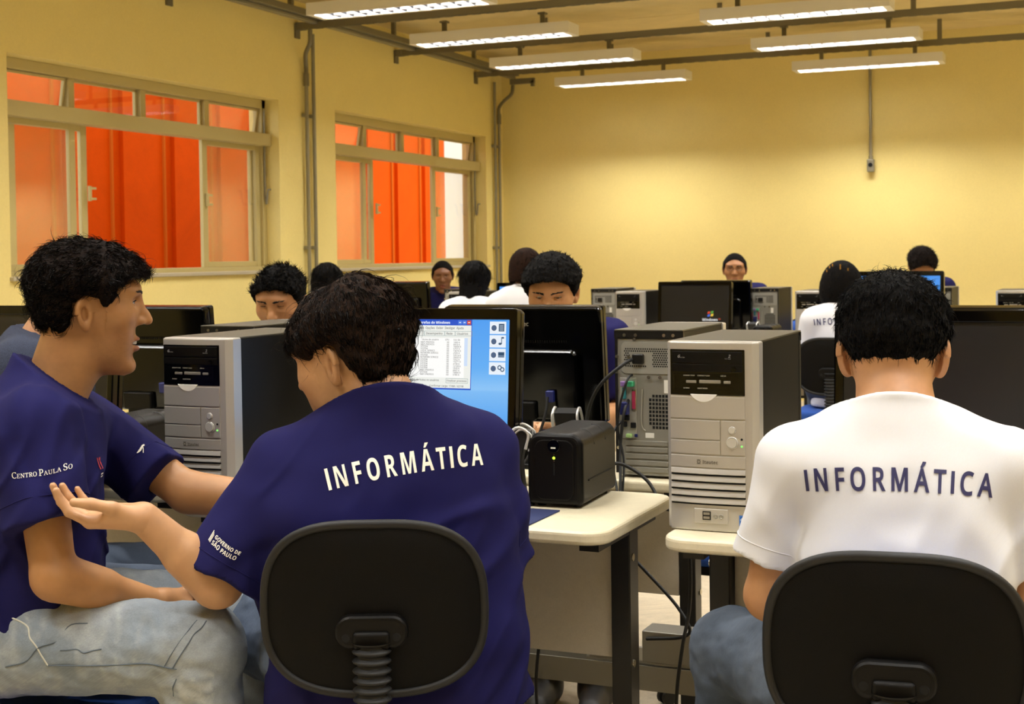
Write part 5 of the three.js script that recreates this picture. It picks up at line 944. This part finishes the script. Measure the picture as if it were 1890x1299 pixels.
// ---- man in profile on the left
person({
  label: 'man in profile in a navy shirt and light jeans, smiling, at the left edge', at: [-1.892, -2.060], yaw: 128, detail: 3, skin: '#ab7a4c', lip: '#8c5444', stubbleAmt: 0.22, teeth: true, neckR: 0.055,
  head: { pos: [0.022, 1.060, 0.108], rot: [4, 2, 0], scale: 0.955, mouth: 0.0042, eyes: 0.0042 },
  neckBase: [0.018, 1.015, 0.045],
  torso: [[0.50, 0, 0.175, 0.13, -0.15], [0.62, 0, 0.17, 0.125, -0.145], [0.75, 0, 0.17, 0.12, -0.125], [0.87, 0.005, 0.178, 0.125, -0.10], [0.95, 0.01, 0.165, 0.125, -0.085], [1.0, 0.015, 0.135, 0.115, -0.062], [1.04, 0.018, 0.10, 0.105, -0.04], [1.07, 0.018, 0.075, 0.10, -0.02], [1.11, 0.018, 0.06, 0.09, 0.0]],
  armR: { sh: [-0.165, 0.975, 0.025], el: [-0.222, 0.722, 0.055], wr: [-0.125, 0.640, 0.225], hd: [0.25, -0.5, 0.6], cuff: [-0.212, 0.83, 0.047], shR: 0.062, cuffR: 0.062, hn: [1, -0.3, 0] },
  armL: { sh: [0.175, 0.94, 0.115], el: [0.075, 0.81, 0.29], wr: [-0.03, 0.79, 0.50], cuff: [0.10, 0.845, 0.225], shR: 0.064, cuffR: 0.06 },
  shirt: { mat: CLOTH.navy, collar: [0.018, 1.045, 0.058], collarN: [0, 0.80, 0.60], collarR: 0.068, hem: 0.55, fold: (x, y, z) => 0.0045 * noise(x * 9 + z * 6, y * 7 - z * 5, 3) - 0.008 * crease(noise((z + y * 0.5) * 10, x * 4, y * 3 + 2)) - 0.006 * crease(noise((z - y * 0.6) * 13 + 5, x * 5, y * 4)) + 0.002 * noise(x * 20, y * 30, z * 20) + 0.003 },
  legs: { hip: [0.0, 0.58, -0.06], kneeR: [-0.243, 0.582, 0.298], ankleR: [-0.255, 0.13, 0.33], kneeL: [-0.03, 0.585, 0.385], ankleL: [0.0, 0.13, 0.40], r: 1.06, wide: 1.05, color: '#7b8793', fade: '#b4b9b8',
    fadeFn: (x, y, z) => clamp((x < -0.2 && z > 0.262 && z < 0.32 && y < 0.56 && y > 0.44 ? 1.6 * Math.max(0, noise(x * 40, y * 220, z * 30) + 0.3) : 0) + 0.35 + 0.5 * noise(x * 7, y * 7, z * 7) + 0.8 * Math.max(0, ridge(noise(x * 10 + z * 14, y * 12, z * 30)) - 0.55) * sstep(0.34, 0.1, z), 0, 1),
    seams: [[[[-0.256, 0.566, 0.031], [-0.276, 0.572, 0.108], [-0.29, 0.571, 0.164], [-0.302, 0.576, 0.208], [-0.314, 0.568, 0.254], [-0.319, 0.569, 0.276]], 0.0011, M.seamDark ??= std('#59646e', 0.9)], [[[-0.326, 0.668, 0.312], [-0.322, 0.637, 0.294], [-0.319, 0.607, 0.277], [-0.313, 0.569, 0.252]], 0.0011, M.seamDark], [[[-0.316, 0.668, 0.298], [-0.312, 0.637, 0.280], [-0.309, 0.607, 0.263], [-0.303, 0.569, 0.238]], 0.0008, M.seamDark], [[[-0.24, 0.557, -0.032], [-0.25, 0.594, 0.01], [-0.26, 0.63, 0.053], [-0.269, 0.665, 0.091]], 0.0011, M.seamDark], [[[-0.237, 0.692, -0.03], [-0.245, 0.64, -0.002], [-0.251, 0.603, 0.015], [-0.257, 0.566, 0.033]], 0.0016, M.seamPale ??= std('#c9c8bb', 0.9)], [[[-0.261, 0.604, 0.053], [-0.271, 0.6, 0.092], [-0.28, 0.607, 0.128]], 0.0012, M.seamDark], [[[-0.315, 0.55, 0.256], [-0.313, 0.53, 0.247], [-0.312, 0.511, 0.241]], 0.0011, M.seamDark]] },
  hair: { color: DKBROWN, poly: [[0.108, 0.202], [0.094, 0.200], [0.066, 0.192], [0.050, 0.170], [0.044, 0.150], [0.034, 0.130], [0.024, 0.134], [0.012, 0.150], [-0.012, 0.156], [-0.032, 0.140], [-0.036, 0.10], [-0.045, 0.072], [-0.06, 0.050], [-0.10, 0.045], [-0.17, 0.06], [-0.17, 0.3], [0.108, 0.3]],
    thick: (x, y, z) => 0.010 + 0.018 * sstep(0.13, 0.20, y) + 0.008 * sstep(0.0, -0.08, z) * sstep(0.05, 0.1, y), amp: 0.006, freq: 48, soft: 0.012,
    locks: [{ n: 11000, len: 0.024, r: 0.0009, lift: 0.25, mess: 0.5, curl: 2.4, droop: 0.8, flow: (x, y, z) => [x * 4, -0.5 - (0.2 - y) * 2, z > 0.02 ? 0.8 : -0.8], where: (x, y, z) => y > 0.16 || z < -0.02 }, { n: 420, len: 0.03, r: 0.0007, lift: 0.9, mess: 0.7, curl: 3, droop: 0.8, flow: (x, y, z) => [x * 4, 0.3, z * 4], where: (x, y, z) => y > 0.12 || z < -0.03 }, { n: 260, len: 0.012, r: 0.0006, lift: 0.1, mess: 0.5, curl: 0.3, flow: (x, y, z) => [0, -1, 0.2], where: (x, y, z) => z > 0.01 && z < 0.06 && y < 0.15 }] },
  prints: (s, f) => {
    clothPrint(s, 'sleeve_print', f, printMat(paulaTex), [-0.26, 0.912, 0.040], [-0.05, 0.10, 1], [-0.05, 1, -0.1], 0.10, 0.019, 24, 6);
    clothPrint(s, 'sleeve_emblem', f, printMat(wingTex), [0.08, 0.905, 0.205], [0, 0, 1], [0, 1, 0.0], 0.02, 0.026, 8, 8);
    clothPrint(s, 'chest_print', f, printMat(chestTex), [-0.10, 0.892, 0.115], [0.85, 0, 0.5], [0, 1, 0], 0.022, 0.045, 8, 12);
  },
});
// ---- man in the navy shirt seen from behind
const p2hair = (x, y, z) => [x * 2, -1, -z * 1.5 - 0.2];
person({
  label: 'man in a navy shirt seen from behind, reaching out to the man beside him', at: [-1.204, -2.186], yaw: 212, detail: 2, skin: '#bd8f66', lip: '#a06252', stubbleAmt: 0.12, neckR: 0.062, armScale: 1.05, handSize: 1.0,
  head: { pos: [0.021, 0.968, 0.018], rot: [17, 55, 0], scale: 1.0, fat: 0.1, eyes: 0.003 },
  neckBase: [0.0, 1.005, -0.005],
  torso: [[0.46, -0.025, 0.215, 0.2, -0.15], [0.60, -0.022, 0.215, 0.2, -0.15], [0.72, -0.014, 0.214, 0.19, -0.142], [0.84, 0, 0.218, 0.17, -0.128], [0.91, -0.005, 0.195, 0.14, -0.112], [0.96, -0.01, 0.155, 0.11, -0.092], [1.0, -0.008, 0.11, 0.085, -0.08], [1.04, -0.005, 0.083, 0.07, -0.074], [1.075, 0, 0.08, 0.06, -0.070]],
  armL: { sh: [0.165, 0.895, 0.025], el: [0.288, 0.705, 0.0], wr: [0.408, 0.834, -0.045], cuff: [0.275, 0.722, -0.004], shR: 0.066, cuffR: 0.064, hd: [0.86, 0.03, 0.22], hn: [0.05, 0.97, -0.15], hand: { size: 0.92, curl: [0.44, 0.40, 0.38, 0.36], spread: 0.03, thumb: [[0.010, 0.016, 0.010], [0.045, 0.036, 0.030], [0.080, 0.046, 0.040], [0.110, 0.050, 0.043]] } },
  armR: { sh: [-0.178, 0.915, 0.035], el: [-0.200, 0.71, 0.07], wr: [-0.11, 0.79, 0.28], cuff: [-0.204, 0.735, 0.05], shR: 0.064, cuffR: 0.048, hn: [0, -1, 0] },
  shirt: { mat: CLOTH.navy, collar: [-0.002, 1.022, -0.006], collarN: [0.08, 0.9, 0.42], collarR: 0.074, puff: 0.010, hem: 0.485, fold: (x, y, z) => { const k = sstep(0.93, 0.80, y) * 0.8 + 0.2; return 0.006 * noise((x * 0.75 + y * 0.65) * 11, (y - x) * 3.2, z * 4) - k * (0.009 * crease(noise((x * 0.6 + y * 0.8) * 8, (y - x) * 2.2, z * 3 + 2)) + 0.007 * crease(noise((x * 0.85 + y * 0.5) * 13 + 4, (y - x) * 3, z * 4 + 7))) + 0.003 * noise(x * 14, y * 14, z * 14) + 0.004; } },
  legs: { hip: [0, 0.56, 0.03], kneeL: [0.30, 0.56, 0.36], ankleL: [0.26, 0.13, 0.30], kneeR: [-0.16, 0.56, 0.46], ankleR: [-0.16, 0.13, 0.46], r: 1.08, wide: 1.2, color: '#4d5a6e', fade: '#66748a' },
  hair: { color: lin('#2b1c12'), poly: [[0.115, 0.182], [0.088, 0.176], [0.068, 0.180], [0.054, 0.166], [0.046, 0.150], [0.034, 0.138], [0.022, 0.140], [0.014, 0.150], [-0.012, 0.154], [-0.030, 0.138], [-0.034, 0.10], [-0.048, 0.066], [-0.075, 0.046], [-0.11, 0.045], [-0.17, 0.06], [-0.17, 0.3], [0.13, 0.3]],
    thick: (x, y, z) => 0.010 + 0.018 * sstep(0.12, 0.21, y) * sstep(0.11, 0.04, z) + 0.016 * sstep(0.0, -0.07, z), amp: 0.006, freq: 34, soft: 0.012,
    locks: [{ n: 11000, len: 0.036, r: 0.0010, lift: 0.12, mess: 0.22, curl: 1.6, droop: 1.0, flow: p2hair, shine: 1.5, where: (x, y, z) => !(z > -0.045 && y < 0.165) }, { n: 420, len: 0.05, r: 0.0006, lift: 0.55, mess: 0.6, curl: 2.4, droop: 0.8, flow: p2hair, where: (x, y, z) => y > 0.15, shine: 2 }] },
  prints: (s, f) => {
    clothPrint(s, 'back_print', f, infoWhite, [-0.034, 0.921, -0.12], [-1, 0.12, 0], [-0.10, 1, 0.1], 0.278, 0.0735, 48, 12);
    clothPrint(s, 'sleeve_print', f, printMat(govTex), [0.272, 0.785, -0.06], [-0.85, -0.50, -0.2], [-0.4, 0.85, -0.3], 0.066, 0.026, 20, 10);
  },
});
// ---- man in the white shirt seen from behind
person({
  label: 'man in a white shirt seen from behind at the dark screen', at: [-0.317, -2.247], yaw: 188, detail: 2, skin: '#b5845a', neckR: 0.058,
  head: { pos: [0.012, 0.986, 0.072], rot: [9, -1, 0], scale: 0.97 },
  neckBase: [0.006, 1.0, 0.015],
  torso: [[0.47, 0, 0.18, 0.12, -0.145], [0.60, 0, 0.155, 0.11, -0.14], [0.75, -0.003, 0.150, 0.10, -0.128], [0.86, -0.003, 0.156, 0.10, -0.112], [0.94, 0, 0.152, 0.09, -0.096], [0.985, 0.002, 0.125, 0.075, -0.075], [1.015, 0.004, 0.095, 0.065, -0.064], [1.04, 0.006, 0.076, 0.062, -0.056], [1.075, 0.006, 0.072, 0.06, -0.05]],
  armL: { sh: [0.166, 0.935, -0.012], el: [0.205, 0.72, 0.0], wr: [0.14, 0.79, 0.24], cuff: [0.203, 0.790, -0.004], shR: 0.053, cuffR: 0.047 },
  armR: { sh: [-0.166, 0.935, -0.012], el: [-0.205, 0.725, 0.0], wr: [-0.14, 0.79, 0.24], cuff: [-0.203, 0.792, -0.004], shR: 0.053, cuffR: 0.047 },
  shirt: { mat: CLOTH.white, collar: [0.006, 1.022, 0.010], collarN: [0, 0.88, 0.45], collarR: 0.068, puff: 0.007, crease: 0.014, hem: 0.42, fold: (x, y, z) => { const k = sstep(0.95, 0.84, y) * 0.8 + 0.2; return 0.005 * noise((x * 0.8 - y * 0.6) * 12, (y + x) * 3, z * 4 + 8) - k * (0.005 * crease(noise((x * 0.7 - y * 0.7) * 7 + 3, (y + x) * 2.4, z * 3 + 5)) + 0.004 * crease(noise((x + y * 0.4) * 9, (y - x) * 3, z * 4))) + 0.0025 * noise(x * 16, y * 16, z * 16) + 0.003; } },
  legs: { hip: [0, 0.56, 0.0], kneeL: [0.30, 0.545, 0.30], ankleL: [0.30, 0.13, 0.26], kneeR: [-0.22, 0.55, 0.42], ankleR: [-0.2, 0.13, 0.4], r: 1.0, color: '#3f4a58', fade: '#5d6877' },
  hair: { color: BLACK, poly: [[0.115, 0.19], [0.085, 0.185], [0.06, 0.170], [0.045, 0.140], [0.03, 0.128], [0.014, 0.146], [-0.012, 0.152], [-0.030, 0.132], [-0.038, 0.098], [-0.050, 0.040], [-0.09, 0.035], [-0.17, 0.04], [-0.17, 0.3], [0.13, 0.3]], nape: [0.052, 0.03, 1.5],
    thick: (x, y, z) => 0.003 + 0.010 * sstep(0.10, 0.16, y) + 0.012 * sstep(0.17, 0.22, y), amp: 0.003, freq: 70, soft: 0.01,
    locks: [{ n: 12000, len: 0.016, r: 0.0008, lift: 0.2, mess: 0.35, curl: 1, droop: 0.4, flow: (x, y, z) => [x * 3, -1 + sstep(0.15, 0.22, y), -0.2], shine: 1.6 }, { n: 420, len: 0.02, r: 0.0007, lift: 0.7, mess: 0.6, curl: 3, droop: 0.6, flow: (x, y, z) => [x * 6, 0.4, 0.4], where: (x, y, z) => y > 0.2 }] },
  prints: (s, f) => clothPrint(s, 'back_print', f, infoNavy, [0.006, 0.930, -0.12], [-1, 0.0, 0], [0, 1, 0.1], 0.278, 0.066, 48, 12),
});

// ---- the others sit at their tables; chin: height of the chin
function sitter(o) {
  const c = o.chin, h = c + 0.045 - 0.47, lf = o.lean ?? 0.05, w = o.wide ?? 1, N = [[0, 0.17, 0.11, -0.12], [0.25, 0.158, 0.11, -0.11], [0.5, 0.155, 0.11, -0.10], [0.72, 0.165, 0.10, -0.095], [0.86, 0.155, 0.09, -0.08], [0.93, 0.12, 0.075, -0.06], [0.97, 0.09, 0.065, -0.045], [1, 0.065, 0.06, -0.035]];
  const z = (f) => lf * f * 1.2, sl = o.slope ?? 0.85, sy = 0.47 + sl * h, X = o.armX ?? 0.15;
  return person({
    detail: 0, skin: '#b58560', shirt: { mat: CLOTH.navy }, noBrows: true, ...o,
    head: { scale: 0.98, ...o.head, pos: [o.hx ?? 0, c, z(1) + 0.045], rot: o.rot ?? [12, 0, 0] },
    neckBase: [0, c + 0.005, z(1)], torso: N.map(([f, ww, a, b]) => [0.47 + f * h, 0, ww * w, a + z(f), b + z(f)]),
    armL: { sh: [0.165 * w, sy, z(0.85)], el: [0.21 * w, sy - 0.235, z(0.6) + 0.03], wr: o.wrL ?? [X, 0.78, 0.34], hn: [0, -1, 0] }, armR: { sh: [-0.165 * w, sy, z(0.85)], el: [-0.21 * w, sy - 0.235, z(0.6) + 0.03], wr: o.wrR ?? [-X, 0.78, 0.34], hn: [0, -1, 0] },
    legs: { hip: [0, 0.555, 0], kneeL: [0.13, 0.545, 0.42], ankleL: [0.13, 0.13, 0.40], kneeR: [-0.13, 0.545, 0.42], ankleR: [-0.13, 0.13, 0.40], r: 0.92, color: '#3d4858', fade: '#566275', ...(o.pose ?? {}) },
  });
}
const SHORT = [[0.112, 0.209], [0.088, 0.206], [0.062, 0.196], [0.050, 0.165], [0.036, 0.135], [0.014, 0.146], [-0.012, 0.152], [-0.030, 0.132], [-0.042, 0.098], [-0.062, 0.068], [-0.09, 0.066], [-0.17, 0.07], [-0.17, 0.3], [0.13, 0.3]];
const shortHair = (color, t = 0.014, spike = 0.022) => ({ color, poly: SHORT, arch: 7, thick: (x, y, z) => 0.006 + t * sstep(0.12, 0.2, y), amp: 0.004, freq: 60, soft: 0.01, locks: { n: 1500, len: spike, r: 0.0016, lift: 0.7, mess: 0.5, curl: 1.2, droop: 0.3, flow: (x, y, z) => [x * 3, 0.4, 0.3], where: (x, y, z) => y > 0.17 } });
const cropped = { color: BLACK, arch: 4, poly: [[0.115, 0.218], [0.085, 0.214], [0.066, 0.200], [0.056, 0.165], [0.046, 0.130], [0.026, 0.126], [0.014, 0.146], [-0.012, 0.152], [-0.030, 0.132], [-0.042, 0.098], [-0.062, 0.068], [-0.17, 0.07], [-0.17, 0.3], [0.13, 0.3]], thick: 0.0055, amp: 0.001, freq: 60, soft: 0.004 };
const drop = cone([0, 0.10, -0.055], [0, -0.15, -0.125], 0.088, 0.07), dome = ell([0, 0.115, -0.012], [0.104, 0.125, 0.104]), bobE = ell([0, 0.092, -0.022], [0.118, 0.142, 0.108]);
const BACKPOLY = [[0.075, 0.215], [0.055, 0.19], [0.035, 0.15], [0.02, 0.10], [0.0, 0.04], [-0.02, -0.02], [-0.2, -0.02], [-0.2, 0.3], [0.1, 0.3]];
const longHair = (color) => ({ color, poly: BACKPOLY, thick: 0.018, amp: 0.004, freq: 40, extra: (x, y, z) => Math.max(drop(x, y, z * 1.35), z - 0.03), lo: [-0.13, -0.24, -0.2], hi: [0.13, 0.28, 0.13], locks: { n: 1400, len: 0.07, r: 0.002, lift: 0.1, mess: 0.12, curl: 0.4, droop: 0.8, flow: (x, y, z) => [0, -1, -0.1] } });
const bobHair = (color, k = 1) => ({ color, poly: BACKPOLY, thick: 0.02, amp: 0.002, freq: 40, extra: (x, y, z) => Math.max(bobE(x / k, y, z), z - 0.04, (k > 0.95 ? -0.035 : 0.045) - y), lo: [-0.14, -0.07, -0.16], hi: [0.14, 0.28, 0.13], locks: { n: 1800, len: 0.05, r: 0.0016, lift: 0.05, mess: 0.1, curl: 0.2, droop: 0.8, flow: (x, y, z) => [0, -1, 0] } });
sitter({ label: 'man with short black hair bowing his head behind the monitor back', at: [-1.665, -4.22], yaw: 14, chin: 1.047, detail: 1, noBrows: false, skin: '#c08d62', rot: [22, -2, 0], head: { eyes: 0.0009, gaze: 25, scale: 0.92 }, hair: { ...shortHair(BLACK, 0.022, 0.012), arch: 2 }, wrL: [0.03, 0.785, 0.42], pose: { kneeL: [0.16, 0.53, 0.42], ankleL: [0.17, 0.13, 0.60], kneeR: [-0.1, 0.53, 0.42], ankleR: [0.02, 0.13, 0.58] } });
sitter({ label: 'boy with spiky black hair looking down behind the left silver tower', at: [-2.505, -3.95], yaw: 24, chin: 1.03, detail: 1, noBrows: false, skin: '#b9855c', rot: [22, -14, 0], head: { eyes: 0.0009, gaze: 25, scale: 0.91 }, hair: { ...shortHair(BLACK, 0.012, 0.022), arch: 2 }, shirt: { mat: CLOTH.grey } });
sitter({ label: 'person in a dark striped jersey, half hidden behind the man in profile', at: [-2.235, -2.37], yaw: 122, chin: 1.085, lean: 0.07, detail: 1, rot: [16, 0, 0], head: { scale: 0.93 }, hair: shortHair(BLACK, 0.01), shirt: { mat: CLOTH.jersey, puff: 0.02, collar: [0, 1.115, 0.085], collarR: 0.072, trap: 0.06 }, wide: 1.0, prints: (s, f) => part(s, 'stripe', surfaceLine(f, [[-0.05, 1.03, 0.0], [-0.09, 1.0, -0.02], [-0.12, 0.98, -0.04], [-0.13, 0.95, -0.07], [-0.13, 0.90, -0.09]], 0.0035, 14), M.paleBlue ??= std('#8fb0d8', 0.9)), wrL: [0.17, 0.62, 0.07], wrR: [-0.17, 0.62, 0.07] });
sitter({ label: 'person with dark hair just cut by the left edge', at: [-3.93, -4.05], yaw: 20, chin: 1.0, skin: '#b08058', rot: [15, 0, 0], hair: shortHair(BLACK, 0.02) });
sitter({ label: 'person with long dark hair seen from behind near the conduits', at: [-4.50, -7.42], yaw: 190, wide: 0.86, slope: 0.80, chin: 1.0, rot: [8, 0, 0], hair: longHair(BLACK), shirt: { mat: CLOTH.white } });
sitter({ label: 'woman with long black wavy hair in a white shirt, seen from behind', at: [-3.64, -7.74], yaw: 190, wide: 0.86, slope: 0.80, chin: 1.0, rot: [8, 0, 0], hair: longHair(BLACK), shirt: { mat: CLOTH.white } });
sitter({ label: 'person with brown bowl-cut hair in a white shirt, seen from behind', at: [-3.21, -7.52], yaw: 185, slope: 0.79, chin: 1.07, rot: [6, 8, 0], hair: bobHair(lin('#2c190f'), 0.88), shirt: { mat: CLOTH.white, trap: 0.03 }, wide: 0.95 });
sitter({ label: 'woman in a white shirt with black bob and gold hair clips, from behind', at: [-1.335, -7.36], yaw: 190, wide: 0.86, slope: 0.79, chin: 0.975, rot: [4, 0, 0], hair: { ...bobHair(BLACK), clips: [[0.06, 0.215, -0.09], [0.045, 0.225, -0.085], [0.005, 0.222, -0.105], [0.005, 0.208, -0.115], [-0.035, 0.20, -0.118], [0.075, 0.195, -0.085]] }, shirt: { mat: CLOTH.white }, prints: (s, f) => clothPrint(s, 'back_print', f, infoNavy, [0, 0.912, -0.1], [-1, 0, 0], [0, 1, 0], 0.285, 0.064, 24, 8, 0.004) });
sitter({ label: 'boy with close-cropped hair looking down by the window', at: [-4.86, -9.85], yaw: 25, chin: 1.01, skin: '#7d5236', detail: 1, head: { eyes: 0.0015 }, rot: [14, 0, 0], hair: cropped });
const glassesMan = sitter({ label: 'man wearing glasses behind the distant monitors', at: [-2.53, -9.82], yaw: 14, chin: 1.035, skin: '#a9764e', detail: 1, noBrows: false, head: { eyes: 0.0015 }, rot: [8, 0, 0], hair: cropped, after: (t, k) => {
  const ring = (s) => new THREE.TorusGeometry(0.021, 0.0016, 6, 20).scale(1, 0.72, 1).translate(s * 0.031, 0.143, 0.098), g = join([ring(1), ring(-1), box(0.014, 0.002, 0.002, 0, 0.147, 0.1), box(0.002, 0.002, 0.1, 0.062, 0.148, 0.05), box(0.002, 0.002, 0.1, -0.062, 0.148, 0.05)]);
  const e = part(t, 'glasses', g, M.blackSteel); e.position.set(...k.toWorld([0, 0, 0])); e.quaternion.copy(k.hq);
} });
sitter({ label: 'man with curly dark hair behind the small blue screen', at: [-1.27, -9.9], yaw: 8, chin: 1.07, skin: '#a9764e', rot: [38, 10, 0], hair: shortHair(DKBROWN, 0.02, 0.02) });
scene.traverse((o) => { if (o.isMesh) { o.castShadow = true; o.receiveShadow = true; } });
renderer.render(scene, camera);
